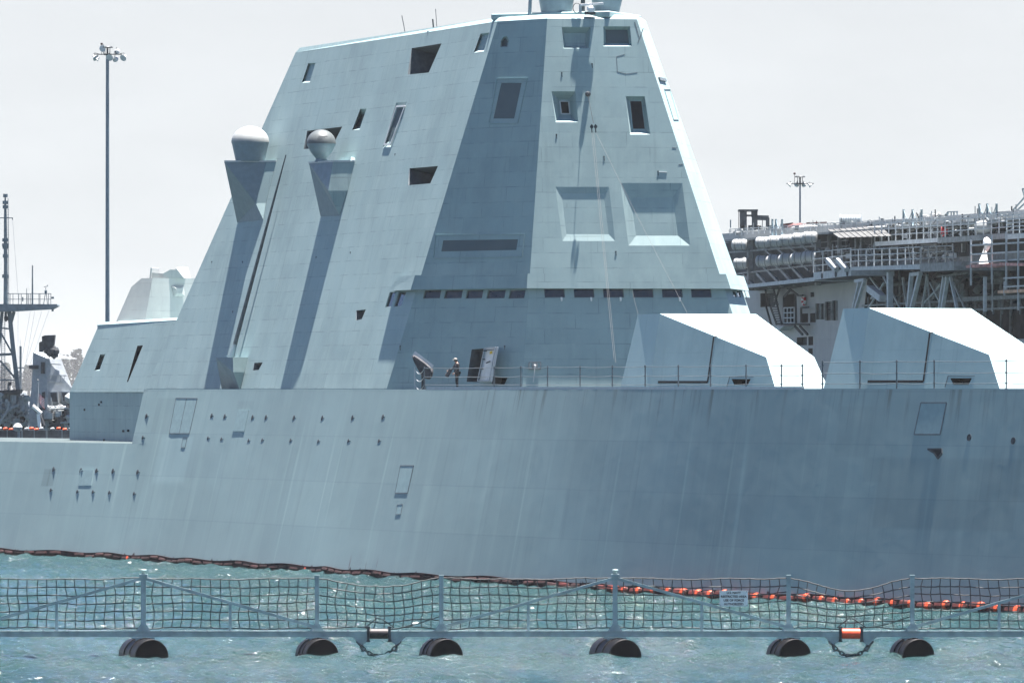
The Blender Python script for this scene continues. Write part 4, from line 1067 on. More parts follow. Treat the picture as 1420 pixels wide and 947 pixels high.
def drum(root, px, long_, seed):
    """lazy black float: axis runs away from us to the left"""
    ax = Vector((-.36, .93, 0)).normalized(); L = 2.15 if long_ else 1.25; r_ = .70
    c = Vector((bx(px), BY, .02)); front = c - ax*(L*.5)
    prof = [(0,0),(r_*.97,0),(r_,.04),(r_,.09)]
    k = L/3
    for i in range(3):
        z0 = .09+i*k*.95; prof += [(r_, z0+.02),(r_, z0+k*.82),(r_*.985, z0+k*.85),(r_*.985, z0+k*.89),(r_, z0+k*.92)]
    prof += [(r_, L-.05),(r_*.95, L),(0, L)]
    v = MB(); v.lathe(prof, front, ax, 36); o = v.build('drum_float', M['black'], root)
    v = MB()
    fd_ = MB(); fd_.lathe([(0,-.012),(r_*.965,-.012),(r_*.965,.03)], front, ax, 36); fd_.build('end_cap', M['drumface'], o)
    for i in range(1, 3):
        p = front+ax*(.09+i*k*.95-.03)
        ring = [p + (Vector((ax.y,-ax.x,0))*math.cos(t)+Z*math.sin(t))*(r_*1.0) for t in [math.pi*q/16 for q in range(17)]]; v.tube(ring, .035, 6)
    v.bar(c+Z*(r_-.02)-ax*(L*.28), c+Z*(r_-.02)+ax*(L*.28), .16, .08)
    for q in (-.2, .25): v.box(c+Z*(r_*.92)+ax*(L*q)+Vector((-.2,0,0)), .14, .10, .10)
    pieces(v, 'clamp_band', M['drumface'], o)
    v = MB(); v.box(c+Z*(BEAM-.17-.12)*1.0, .62, .34, .14); v.box(c+Z*(BEAM-.17-.01), .9, .3, .05); v.build('saddle', M['steel'], o)
def module(cx, idx, label, sign_side=1):
    xl, xm, xr = bx(cx-241), bx(cx), bx(cx+240.5)
    root = thing('barrier_module', label, 'barrier', Vector((xm, BY, 0)), 'modules of the floating security barrier')
    e0, e1 = bx(cx-320), bx(cx+320)
    lim0, lim1 = bx(cx-241-84), bx(cx+240.5+84)
    v = MB(); v.bar(Vector((lim0,BY,BEAM)), Vector((lim1,BY,BEAM)), .30, .215); v.bar(Vector((lim0,BY-.02,BEAM+.118)), Vector((lim1,BY-.02,BEAM+.118)), .36, .022)
    b_ = v.build('beam', M['steel'], root)
    v = MB(); n = 40
    for i in range(n): v.box((lim0+(lim1-lim0)*(i+.5)/n, BY-.19, BEAM+.13), .05, .04, .05)
    v.build('net_cleat', M['light'], b_)
    for x, w in ((xl,.17),(xm,.20),(xr,.17)):
        v = MB(); zt_ = bz_(798.5); v.bar(Vector((x,BY,BEAM+.10)), Vector((x,BY,zt_)), w, w, up=Vector((0,1,0))); v.build('post', M['steel'], root)
        v = MB()
        if x == xm: v.box((x,BY,zt_+.03), .32, .32, .10); v.lathe([(.07,0),(.07,.12),(.12,.12),(.12,.19),(0,.21)], (x,BY,zt_+.07), Z, 12)
        else: v.box((x,BY,zt_+.02), .2, .2, .05)
        v.prism([Vector((x-.30,BY-.16,BEAM+.11)),Vector((x+.30,BY-.16,BEAM+.11)),Vector((x+.09,BY-.16,BEAM+.42)),Vector((x-.09,BY-.16,BEAM+.42))], Vector((0,.03,0)))
        pieces(v, 'post_fitting', M['steel'], root)
    for x0, x1 in ((xm, xl), (xm, xr)):
        v = MB(); a, b2 = Vector((x0,BY-.02,bz_(801))), Vector((x1+(.16 if x1 < x0 else -.16),BY-.02,bz_(868))); v.bar(a, b2, .11, .11, up=Vector((0,1,0))); v.build('brace', M['steel'], root)
        xh = (x0+x1)/2; v = MB(); v.bar(Vector((xh,BY,BEAM+.1)), Vector((xh,BY,bz_(834))), .11, .11, up=Vector((0,1,0))); v.build('strut', M['steel'], root)
    v = MB()
    for a, b2, sd in ((xl, xm, idx*7+1), (xm, xr, idx*7+2)):
        left = a == xl
        def dr(t, f_, left=left, sd=sd):
            tt = t if left else 1-t                      # 0 at the end post, 1 at the middle
            return .05*math.sin(math.pi*t)*(1-f_*.5) + (.09*math.exp(-tt*9)*math.sin(f_*5+sd) if f_ > 0 else 0) - .06*math.sin(math.pi*t*1.0)*f_*.4 + .03*math.sin(3*math.pi*t+sd)*f_
        net_mesh(net_rows(a, b2, dr, sd), v)
    v.build('net', M['rope'], root)
    drum(root, cx+0, True, idx); drum(root, cx-241, False, idx+1); drum(root, cx+241, False, idx+2)
    for x in (lim0+.05+.55, lim1-.05-.55):
        v = MB(); sg = -1 if x < xm else 1; xx = x
        v.prism([Vector((xx-.38,BY-.10,BEAM-.10)),Vector((xx+.38,BY-.10,BEAM-.10)),Vector((xx+.12,BY-.10,BEAM-.36)),Vector((xx-.12,BY-.10,BEAM-.36))], Vector((0,.20,0)))
        v.bar(Vector((xx+sg*-.0,BY,BEAM-.34)), Vector((xx,BY,BEAM-.70)), .11, .11, up=Vector((0,1,0))); v.build('chain_lug', M['steel'], root)
    return root, lim0, lim1
mods = []
for i, (cx, lab) in enumerate(((199, 'left barrier module with net and the tall brace peak at the far left'), (853, 'middle barrier module with a capped centre post, carrying the warning sign'), (1506, 'right barrier module cut off by the edge of the picture'))):
    mods.append(module(cx, i, lab))
def gap(px0, px1, pc, idx, rollmat, lab, labc, labn, deep):
    x0, x1 = bx(px0), bx(px1); xc = bx(pc)
    t = thing('coupling', lab, 'coupling', Vector((xc, BY, BEAM)), 'couplings between the barrier modules')
    v = MB(); c = Vector((xc, BY, BEAM)); X_ = Vector((1,0,0))
    v.lathe([(.20,-.36),(.205,-.33),(.205,.33),(.20,.36)], c+Vector((0,-.05,.02)), X_, 20); v.build('roller', rollmat, t)
    for s_ in (-1,1):
        v = MB(); v.box(c+Vector((s_*.42,-.05,.0)), .10, .34, .50); v.box(c+Vector((s_*.42,-.05,.27)), .16, .22, .08); v.box(c+Vector((s_*.42,-.05,-.27)), .16, .22, .08); k = v.build('flange', M['darksteel'], t); bevel(k, .02)
    v = MB(); v.bar(c+Vector((-.9,0,0)), c+Vector((.9,0,0)), .16); v.build('pin', M['darksteel'], t)
    # chain of real links hanging in a curve
    ch = thing('chain', labc, 'chain', c+Vector((0,0,-.4)), 'chains under the couplings')
    a, b_ = c+Vector((-.86,-.12,-.30)), c+Vector((.86,-.12,-.30)); n = 13; pts = []
    for i in range(n+1):
        q = i/n; u = 2*q-1; pts.append(Vector((a.x+(b_.x-a.x)*(.5+.5*u*(.86+.14*u*u)), BY-.12, a.z-.56*(1-abs(u)**2.2))))
    proto = MB(); lk = []
    for s_ in range(21):
        th = 2*math.pi*s_/20; lk.append(Vector((.062*math.sin(th), 0, .062*math.cos(th)+(.065 if math.cos(th) > 0 else -.065))))
    proto.tube(lk, .026, 7, caps=False); po = proto.build('link', M['darksteel'], None)
    for i in range(n):
        o = po if i == 0 else po.copy()
        if i: COL.objects.link(o)
        p = (pts[i]+pts[i+1])/2; d = (pts[i+1]-pts[i]); 
        q_ = d.to_track_quat('Z', 'Y'); roll = Matrix.Rotation(R(90 if i % 2 else 12), 4, 'Z')
        sc = max(d.length/.205, .85)
        o.parent = ch; o.matrix_local = Matrix.Translation(p-ch.location) @ q_.to_matrix().to_4x4() @ roll @ Matrix.Diagonal((1,1,sc,1))
    # slack net
    rs = random.Random(idx)
    def dr(t, f_):
        bell = math.sin(math.pi*t)**1.35
        base = deep*bell*(1-.9*f_)
        if f_ > .55: base += -.10*(f_-.55)*bell + .12*math.sin(math.pi*t*4+idx)*(f_-.5)*bell
        return base
    rows = net_rows(x0, x1, dr, 31+idx); v = MB()
    for r_ in rows:
        for p in r_: p.z = max(p.z, BEAM+.16)
    net_mesh(rows, v)
    v.tube([Vector((xc-.55,BY,BEAM+.25)), Vector((xc-.1,BY,BEAM+.62)), Vector((xc+.1,BY,BEAM+.60)), Vector((xc+.6,BY,BEAM+.27))], .024, 6)
    v.tube([Vector((x1-1.6,BY+.02,BEAM+.25)), Vector((x1-.9,BY+.02,BEAM+.42)), Vector((x1-.05,BY+.02,BEAM+.70))], .024, 6)
    o = v.build('slack_net', M['rope'], None, Vector((xc, BY, BEAM+.2))); tag(o, labn, 'net', 'slack nets between the barrier modules')
M['rust_black'] = plain('black_roller', (.02,.018,.02), .5, var=.4)
M['roller_red'] = plain('orange_red_roller', (.62,.075,.03), .4, var=.2)
gap(440.3, 612, 525.5, 1, M['rust_black'], 'black roller coupling joining the left and middle barrier modules', 'rusty chain hanging under the black roller coupling', 'sagging net between the left and middle barrier modules', .36)
gap(1093.5, 1265, 1180, 2, M['roller_red'], 'orange red roller coupling joining the middle and right barrier modules', 'rusty chain hanging under the orange red roller coupling', 'sagging net above the orange red roller coupling', .50)

def text_mesh(body, size, name, mat, parent, loc, align='CENTER'):
    cu = bpy.data.curves.new('txt', 'FONT'); cu.body = body; cu.size = size; cu.align_x = 'CENTER'; cu.align_y = 'CENTER'; cu.extrude = .004; cu.offset = .004
    o = bpy.data.objects.new('txt', cu); COL.objects.link(o)
    dg = bpy.context.evaluated_depsgraph_get(); me = bpy.data.meshes.new_from_object(o.evaluated_get(dg)); bpy.data.objects.remove(o)
    me.transform(Matrix.Rotation(R(90), 4, 'X')); me.materials.append(mat)
    t = bpy.data.objects.new(name, me); COL.objects.link(t); t.parent = parent; t.location = loc; return t
def warning_sign():
    cx_, cz = bx(1017.3), bz_(829.3); w, h_ = 39.3/SC, 21.8/SC
    p = Vector((cx_, BY-.14, cz)); v = MB(); v.box(p, w, .02, h_)
    o = v.build('warning_sign', M['signplate'], None, p); tag(o, 'pale metal warning sign with four lines of dark capital letters tied to the net', 'sign')
    for i, s_ in enumerate(('U.S. NAVY', 'RESTRICTED AREA', 'USE OF FORCE', 'AUTHORIZED')):
        text_mesh(s_, .122, 'lettering', M['void'], o, Vector((0, -.014, h_*(.36-.24*i))))
    v = MB()
    for sx in (-1,1):
        for sz in (-1,1): v.tube([p+Vector((sx*(w/2-.05),-.02,sz*(h_/2-.04))), p+Vector((sx*(w/2-.02),.2,sz*(h_/2-.02)))], .02, 5)
    v.build('tie', M['darksteel'], o)
M['signplate'] = plain('sign_plate', (.74,.79,.77), .55, var=.08)
warning_sign()

# ------------------------------------------------------------------ flood light masts
def flood_mast(px, ybase, yhead, Y, k, label, lamps, polew, zfoot=0.):
    """lamps: (dx, dy, aim azimuth, size) in photo pixels around the head"""
    sc = FPX/Y; top = at(px, yhead, Y); foot = Vector((top.x, Y, zfoot))
    t = thing('light_mast', label, 'light mast', foot, 'flood light masts on the shore')
    v = MB(); w = polew/sc/2; v.tube([foot, foot+(top-foot)*.5, top], [w*1.5, w*1.15, w*.9], 14); v.build('pole', M['mast'], t)
    v = MB(); u = 1/sc
    v.lathe([(5*u*k,0),(6*u*k,.1),(6*u*k,2*u*k),(2.0*u*k,2.2*u*k)], top+Vector((0,0,-1*u*k)), Z, 14); v.build('head_ring', M['darksteel'], t)
    v = MB()
    for x in (-3.4,3.4): v.bar(top+Vector((x*u*k,0,1*u*k)), top+Vector((x*u*k,0,9.5*u*k)), .9*u*k)
    v.bar(top, top+Vector((0,0,9.5*u*k)), 2.4*u*k); v.lathe([(7.5*u*k,9.3*u*k),(7.8*u*k,10*u*k),(6.5*u*k,11.4*u*k),(0,11.6*u*k)], top, Z, 14)
    v.bar(top+Vector((-20*u*k,0,.2*u)), top+Vector((20*u*k,0,.2*u)), 1.1*u*k, 1.3*u*k)
    v.build('head_frame', M['darksteel'], t)
    v = MB(); p = top+Vector((-8*u*k,0,0)); v.tube([p, p+Vector((0,0,13*u*k))], .35*u*k, 6); v.lathe([(0,0),(1.7*u*k,.6*u*k),(1.7*u*k,2.8*u*k),(0,3.4*u*k)], p+Vector((0,0,13*u*k)), Z, 10); v.build('warning_lamp', M['maroon'], t)
    for dx, dy, az, el, s_ in lamps:
        c = top+Vector((dx*u*k, -.3*(1 if abs(az) < 90 else -1), -dy*u*k)); n = Vector((math.sin(R(az))*math.cos(R(el)), -math.cos(R(az))*math.cos(R(el)), -math.sin(R(el))))
        r_ = s_*u*k; v = MB()
        v.lathe([(r_*.30,-r_*1.3),(r_*.42,-r_*1.0),(r_*.46,-r_*.7),(r_*.75,-r_*.35),(r_,0),(r_*1.03,.02)], c, n, 18); o = v.build('flood_lamp', M['light'], t)
        v = MB(); v.lathe([(0,.0),(r_*.9,-.01)], c+n*.015, n, 18); v.build('lens', M['lens'], o)
        v = MB(); v.tube([c-n*r_*.6+Vector((0,0,0)), c-n*r_*.6+Vector((0,0,r_*1.2)), Vector((c.x-(c.x-top.x)*.2, top.y, top.z+.1))], .5*u*k, 6); v.build('bracket', M['darksteel'], t)
M['mast'] = plain('mast_steel', (.13,.19,.225), .5, .2, var=.1)
M['lens'] = plain('lamp_lens', (.30,.335,.35), .25, spec=.5)
flood_mast(149, 540, 76, 700., 1.0, 'tall flood light mast behind the stern of the warship at the left', [(-16,5,50,35,4.6),(3,4.5,-12,30,5.0),(11,6.5,160,25,4.2),(22,5,-30,30,4.8),(-6.5,-8,-20,10,4.6),(13,-4.5,170,20,4.0),(-15,7,-80,40,3.5)], 5.0)
flood_mast(1109.4, 540, 255, 900., .95, 'flood light mast standing behind the amphibious ship at the right', [(-16,2,-75,40,3.4),(15.5,3,75,40,3.4),(-5,1.5,-160,30,3.6),(6,1.5,160,30,3.6)], 2.6)

# ------------------------------------------------------------------ amphibious ship at the right
M['plank'] = plain('red_edged_plank', (.42,.20,.18), .7, var=.4, scale=1.5)
M['plank2'] = plain('orange_plank', (.45,.27,.18), .7, var=.3, scale=1.5)
SA = (nrm(-75, 0), at(1030, 322, 520.)); SN = SA[0]
aship = thing('amphibious_ship', 'pale grey amphibious ship with galleries, trestles and scaffolding along its high side', 'ship', (24, 500, 0))
def P_(px, py, d=0.): return hit(px, py, SA, d)
M['ashull'] = panelled('pale_grey_hull_paint', (.33,.34,.34), 7, 2.4, .25)
M['asg'] = plain('gallery_grey', (.17,.19,.19), .6, var=.25)
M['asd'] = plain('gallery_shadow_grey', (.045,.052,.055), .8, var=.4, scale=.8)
M['asl'] = plain('pale_gallery_paint', (.38,.41,.42), .6, var=.15)
M['net'] = plain('safety_netting', (.09,.095,.095), .8, var=.3)
def pbar(v, a, b_, w, da=0., db=None, h=None): v.bar(P_(*a, da), P_(*b_, da if db is None else db), w, h or w, up=SN)
def build_aship():
    v = MB()
    holes = []
    def ho(poly, depth, m=1):
        o3 = [P_(x, y) for x, y in poly]; holes.append(o3); i3 = [p - SN*depth for p in o3]
        for i in range(len(o3)): v.add([o3[i], o3[(i+1) % len(o3)], i3[(i+1) % len(o3)], i3[i]], m=m)
        v.add(i3, m=m)
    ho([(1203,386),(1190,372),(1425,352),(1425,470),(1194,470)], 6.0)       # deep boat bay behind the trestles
    ho([(1054.5,407),(1073,405.5),(1073,425),(1054.5,426)], .8); ho([(1088.5,409),(1102.5,407),(1102.5,449),(1088.5,449)], 1.6)
    ho([(1124,405.5),(1129,405),(1129,411.5),(1124,412)], .5); ho([(1112,435),(1120.5,434.5),(1120.5,447),(1112,447.5)], .7); ho([(1123.5,434.5),(1131,434),(1131,447),(1123.5,447)], .7)
    for x0, x1, y0, y1 in ((1132,1137,421,443),(1139,1143.5,421,443),(1145,1153.5,418.5,444.5),(1155,1160.5,417,444.5)): ho([(x0,y0),(x1,y0-.3),(x1,y1-.3),(x0,y1)], .5)
    ho([(1105,468),(1119,467),(1119,478.5),(1105,479)], .5); ho([(1121,467),(1127.5,466.5),(1127.5,478.5),(1121,479)], .5); ho([(1121,483),(1127,483),(1127,491),(1121,491)], .5)
    outer = [P_(960,560), P_(1720,560), P_(1720,262), P_(960,330)]
    zt_ = P_(1030,322).z
    outer[2].z = zt_; outer[3].z = zt_
    lo = [Vector((p.x,p.y,-1)) for p in outer[:2]]; outer = [lo[0], lo[1], outer[2], outer[3]]
    v.holed(outer, holes, SN)
    back = -SN*30; v.add([outer[3], outer[2], outer[2]+back, outer[3]+back], m=2); v.add([outer[0], outer[3], outer[3]+back, outer[0]+back])
    o = v.build('hull', [M['ashull'], M['asd'], M['asg']], aship); return o
ah = build_aship()
def shutters():
    for x0, x1, y0, y1 in ((1145,1153.5,418.5,444.5),(1155,1160.5,417,444.5),(1132,1137,421,443),(1139,1143.5,421,443)):
        v = MB()
        for i in range(9): pbar(v, (x0, y0+(y1-y0)*(i+.5)/9), (x1, y0-.3+(y1-y0)*(i+.5)/9), .05, -.2)
        for x in (x0, x1): pbar(v, (x,y0), (x,y1), .14, .03)
        pieces(v, 'louvre', M['asg'], aship)
shutters()
def gallery(px0, px1, yl0, yl1, th0, th1, d0, d1, name='gallery', mat='asl'):
    """floor band from px0 to px1: its outer edge face and walkway"""
    v = MB(); a, b_, c, d = P_(px0, yl0, d1), P_(px1, yl1, d1), P_(px1, yl1+th1, d1), P_(px0, yl0+th0, d1)
    v.add([d, c, b_, a]); k = -SN*(d1-d0); v.add([a, b_, b_+k, a+k]); v.add([d+k, c+k, c, d], m=1); v.add([a, a+k, d+k, d]); v.add([b_, c, c+k, b_+k])
    return v.build(name, [M[mat], M['asd']], aship)
def rails(px0, px1, y0, y1, n, h, d, rows=3, name='guard_rail', mat='asl', w=.075):
    v = MB()
    for i in range(n+1):
        t = i/n; x = px0+(px1-px0)*t; y = y0+(y1-y0)*t; pbar(v, (x,y), (x,y-h), w, d)
    for r_ in range(rows):
        k = h*(r_+1)/rows; pbar(v, (px0,y0-k), (px1,y1-k), w*.85, d)
    return v.build(name, M[mat], aship)
# flat dark sheets, the galleries' shade put into colour, and the deck edges
v = MB(); v.add([P_(1000,400,.05), P_(1180,384,.05), P_(1180,322,.05), P_(1000,338,.05)]); v.build('gallery_shade_sheet', M['asd'], aship)
v = MB(); v.add([P_(1128,374,.06), P_(1290,352,.06), P_(1290,312,.06), P_(1128,326,.06)]); v.add([P_(1290,366,.06), P_(1425,348,.06), P_(1425,306,.06), P_(1290,318,.06)]); v.build('gallery_shade_sheet', M['asd'], aship)
gallery(1000, 1129, 398.5, 384.5, 4.5, 5.5, 0, 3.2)
gallery(995, 1150, 333.5, 321.5, 3.0, 3.0, 0, 2.2, 'deck_edge', 'asg')
gallery(1150, 1440, 321.5, 300.0, 3.0, 3.0, 0, 1.6, 'deck_edge', 'asg')
v = MB()
for x, y in ((1044,395),(1062,393),(1079,391),(1096,389),(1113,387)): pbar(v, (x-12, y-14), (x+6, y+6), .22, 2.0)
pieces(v, 'raft_bracket', M['asg'], aship); 
v = MB()
for x, y in ((1058,378),(1075,376),(1092,374),(1109,372),(1125,371)):
    pbar(v, (x+1, y-7), (x+13, y+3), .14, 2.0); pbar(v, (x+1, y-33), (x+13, y-23), .14, 2.0)
for x in (1040, 1134): pbar(v, (x, 332), (x, 396), .4, 2.0)
pbar(v, (1012,350), (1134,341), .12, 2.0); pbar(v, (1012,381), (1134,367), .12, 2.0)
pieces(v, 'raft_rack', M['asg'], aship)
gallery(1128, 1180, 378, 372.5, 10.5, 10, 0, 3.4, 'work_platform'); rails(1128, 1180, 378, 372.5, 4, 28, 3.4)
v = MB()
for x in (1140,1159,1175): v.lathe([(0,0),(.22,.0),(.22,.03)], P_(x, 382.5-(x-1140)*.1, 3.42), SN, 10)
pieces(v, 'platform_port', M['asd'], aship)
v = MB()
for x in (1154,1168): pbar(v, (x-6, 361), (x+6, 374), .34, 3.6)
pieces(v, 'davit_arm', M['asl'], aship)
gallery(1179.5, 1277, 370.5, 366.5, 4.5, 7, 0, 4.2, 'work_platform'); rails(1179.5, 1277, 370.5, 366.5, 9, 24, 4.2); 
gallery(1276, 1323, 366, 363, 11, 12, 0, 4.6, 'work_platform', 'asg'); rails(1276, 1322, 366, 364, 4, 23.5, 4.6, mat='asg')
gallery(1213, 1300, 335.5, 330, 6, 6, 0, 2.4, 'upper_walkway'); rails(1213, 1300, 335.5, 330, 9, 25, 2.4)
gallery(1300, 1396, 330, 323, 7.5, 8, 0, 2.6, 'upper_walkway', 'asg'); rails(1300, 1396, 330, 323, 9, 24, 2.6)
gallery(1396, 1440, 325, 322, 7, 7, 0, 3.6, 'upper_walkway'); rails(1396, 1440, 325, 322, 5, 26, 3.6, 5)
# canopy of slack netting
v = MB()
for i in range(9):
    x0, x1 = 1148+i*8, 1156+i*8; a, b_ = P_(x0, 318.5-i*.6, .5), P_(x1, 318-i*.6, .5); c, d = P_(x1+16, 329.5-i*.3, 3.2), P_(x0+16, 330-i*.3, 3.2)
    v.add([a, b_, c, d]); 
    v.bar(a, d, .09)
v.build('safety_net', M['net'], aship)
v = MB()
for x, y0, y1 in ((1188,330,368),(1196,330,368),(1211,328,366),(1150,322,374),(1164,326,374),(1300,322,352),(1336,318,350)): pbar(v, (x,y0), (x,y1), .26, 1.0)
for y in (336,344,352,360): pbar(v, (1130,y+1), (1176,y-3), .09, .8)
pieces(v, 'stanchion', M['asg'], aship)
# trestles under the platforms
v = MB()
for a, b_, w in (((1192,389),(1183.5,428),.42),((1199,388),(1186.5,428),.42),((1186,390),(1199,388),.4),((1264,379),(1259.5,428),.50),((1276,378),(1264,428),.50),((1263,381),(1277,379),.45),((1309,384),(1303,428),.4),((1314,384),(1307,428),.45),((1318,384),(1327,428),.35),((1286,381),(1279,428),.28),((1286,384),(1290,428),.2),
                 ((1203,380),(1240,428),.25),((1252,385),(1258,428),.3),((1225,384),(1249,428),.22),((1234,378),(1234,428),.7),((1290,392),(1306,424),.25),((1297,404),(1304,394),.2),((1322,392),(1338,428),.2),((1282,420),(1304,396),.2),((1204,428),(1226,392),.2),((1206,400),(1224,414),.9),((1208,414),(1222,402),.25),((1366,384),(1366,432),.38),((1376,384),(1376,432),.15)): pbar(v, a, b_, w*.55, 3.6 if w > .3 else 1.0)
pieces(v, 'trestle_leg', M['asl'], aship)
v = MB()
for a, b_ in (((1196,372),(1428,354)),((1300,384),(1345,378)),((1196,424),(1428,412)),((1204,436),(1428,426)),((1322,414),(1428,410))): pbar(v, a, b_, .5 if a[1] < 380 else .14, .4)
for i in range(18): pbar(v, (1204+i*12.4, 412), (1204+i*12.4, 436), .10, .3)
pieces(v, 'bay_frame', M['asg'], aship)
rs = random.Random(11)
v = MB()
junk(v, P_, 1200, 1415, 382, 430, 130, .3, 1.2, rs, 0, -5, -1.5)
tag(v.build('bay_machinery', M['asg'], aship), kind='stuff')
v = MB()
junk(v, P_, 1136, 1320, 342, 368, 90, .2, .8, rs, -.02, .2, .9)
tag(v.build('gallery_fitting', M['asg'], aship), kind='stuff')
v = MB()
junk(v, P_, 1136, 1330, 340, 366, 70, .12, .5, rs, -.02, .9, 1.5)
junk(v, P_, 1216, 1420, 314, 332, 90, .12, .55, rs, -.05, .4, 1.4)
tag(v.build('gallery_fitting', M['asl'], aship), kind='stuff')
# scaffolding towers with planks
v = MB()
for x, y0, y1 in ((1346.5,332,396),(1375.5,326,394),(1395.5,322,402),(1393,390,410),(1412,330,430)): pbar(v, (x,y0), (x,y1), .11, 4.2)
for y in (340, 352.5, 363.5): pbar(v, (1346,y+.5), (1396,y-2.5), .11, 4.2); pbar(v, (1396,y-2.5), (1426,y-4), .11, 4.0)
for y in (386, 398): pbar(v, (1392,y), (1426,y-2), .09, 4.2)
pieces(v, 'scaffold_tube', M['asl'], aship)
for (x0,y0), (x1,y1), mk in (((1346,370),(1374,367.5),'plank'),((1376,369.5),(1395,366.5),'plank'),((1396,366.5),(1426,367),'plank'),((1390,405),(1426,403),'plank2')):
    v = MB(); pbar(v, (x0,y0), (x1,y1), .20, 3.9, 3.9, .7); o = v.build('scaffold_plank', M['asl'] if mk == 'plank' else M['planko'], aship) if False else v.build('scaffold_plank', M[mk], aship)
# ladder, doorway cage, life ring on the hull side
v = MB()
for a, b_ in (((1060,397),(1066,424)),((1072,397),(1078,424)),((1068,424),(1077,450)),((1078,424),(1084,450)),((1082,397),(1073,424)),((1062,424),(1070,452))): pbar(v, a, b_, .12, .9)
for i in range(9): pbar(v, (1060+i*1.0, 398+i*3), (1072+i*.9, 398+i*3), .09, .9)
for i in range(8): pbar(v, (1068+i*1.1, 426+i*3.2), (1078+i*.8, 426+i*3.2), .09, .9)
v.build('ladder', M['asd'], aship)
v = MB()
for i in range(4): pbar(v, (1087+i*4.8,427), (1087+i*4.8,448.5), .08, 1.2)
for y in (427,434,441,448): pbar(v, (1087,y), (1101.5,y-.6), .08, 1.2)
v.build('door_cage', M['asl'], aship)
v = MB()
for a, b_ in (((1087,412),(1096,402)),((1096,402),(1107,410)),((1107,410),(1113,410)),((1087,412),(1087,448)),((1103,408),(1104,448)),((1078,449),(1122,450)),((1102,452),(1113,464)),((1109,452),(1120,464)),((1092,400),(1111,397)),((1111,427),(1121,426)),((1111,427),(1111,447))): pbar(v, a, b_, .14, .5)
v.build('awning_frame', M['asd'], aship)
v = MB(); gl = [(1078,452),(1102,452.5),(1094,458.5),(1084,457)]; v.prism([P_(x,y,.1) for x, y in gl], SN*.9); v.build('landing', M['asl'], aship)
lr = P_(1115.5, 417, .12)
t = tag(bpy.data.objects.new('life_ring', None), 'red and white life ring hanging beside the doorway of the amphibious ship', 'life ring'); COL.objects.link(t); t.location = lr
u_ = Z.cross(SN)
for k in range(8):
    v = MB(); pts = [lr+SN*.05+(u_*math.cos(a_)*1.0+Z*math.sin(a_))*.30 for a_ in [2*math.pi*(k+j/5)/8 for j in range(6)]]; v.tube(pts, .11, 8); v.build('ring_segment', M['red'] if k % 2 == 0 else M['white'], t)
# lights and poles on the deck edge
for cols, y0, y1 in (((1253,1265.5,1278),300,290.5),((1358,1369,1382),296,282.5),((1071,1076,1084.5),318,304)):
    v = MB(); tops = []
    for x in cols:
        a, b_ = P_(x, y0+14, .2), P_(x, y1, .2); v.tube([a, b_], .085, 8); tops.append(b_)
    o = pieces(v, 'deck_post', M['mast'], aship)[0]; w = MB()
    for i in range(2): w.tube([tops[i]+(tops[i+1]-tops[i])*q-Vector((0,0,.75*math.sin(math.pi*q))) for q in [j/8 for j in range(9)]], .035, 5)
    w.build('post_chain', M['mast'], o)
v = MB(); pbar(v, (1013,316), (1013,305), .08, .2); v.build('deck_post', M['mast'], aship)

# ---- things carried by the amphibious ship
def raft(px, py, d, wpx, hpx, label, idx):
    c = P_(px, py, d); sc = FPX/c.y; ax = F*.45+S*.9; ax = (Vector((.92,-.38,0))).normalized()
    L = wpx/sc/.92; r_ = hpx/sc/2
    t = thing('life_raft_canister', label, 'life raft', c-Z*r_, 'life raft canisters on the amphibious ship')
    prof = [(0,0),(r_*.62,.02*L),(r_*.86,.07*L),(r_*.95,.12*L)]
    for k in range(5):
        z0 = .12+.152*k; prof += [(r_*.95,(z0+.01)*L),(r_,(z0+.03)*L),(r_,(z0+.10)*L),(r_*.94,(z0+.125)*L)]
    prof += [(r_*.95,.89*L),(r_*.84,.94*L),(r_*.6,.985*L),(0,L)]
    v = MB(); v.lathe(prof, c-ax*(L/2), ax, 20); v.build('canister', M['raft'], t)
    v = MB()
    for q in (.28,.72): 
        p = c+ax*(L*(q-.5)); pr = Vector((ax.y,-ax.x,0)); v.tube([p+(pr*math.cos(a_)+Z*math.sin(a_))*(r_*1.02) for a_ in [2*math.pi*j/14 for j in range(15)]], .035, 5)
    v.box(c-Z*(r_+.02), L*.7, .3, .10, X=ax, Y=Vector((-ax.y,ax.x,0))); v.build('strap', M['asg'], t)
M['raft'] = plain('white_canister', (.30,.325,.33), .5, var=.12, scale=1.2)
names = ['first', 'second', 'third', 'fourth', 'fifth']
up_ = [(1058,336.5),(1075,335),(1091.5,333),(1108.5,331),(1123.5,329)]; lo_ = [(1058.5,362),(1075.5,360.5),(1092,359),(1108.5,357.5),(1123.5,355.5)]
for i, (x, y) in enumerate(up_): raft(x, y, 2.7, 19.5, 15.5, f'ribbed white canister, {names[i]} from the left in the upper row of five', i)
for i, (x, y) in enumerate(lo_): raft(x, y, 2.7, 19.5, 15.5, f'ribbed white canister, {names[i]} from the left in the lower row of five', i)
raft(1026, 339.5, 2.7, 21, 15.5, 'ribbed white canister set apart beside the warship deckhouse, upper of the pair', 7)
raft(1028, 365, 2.7, 20, 15.5, 'ribbed white canister set apart beside the warship deckhouse, lower of the pair', 8)
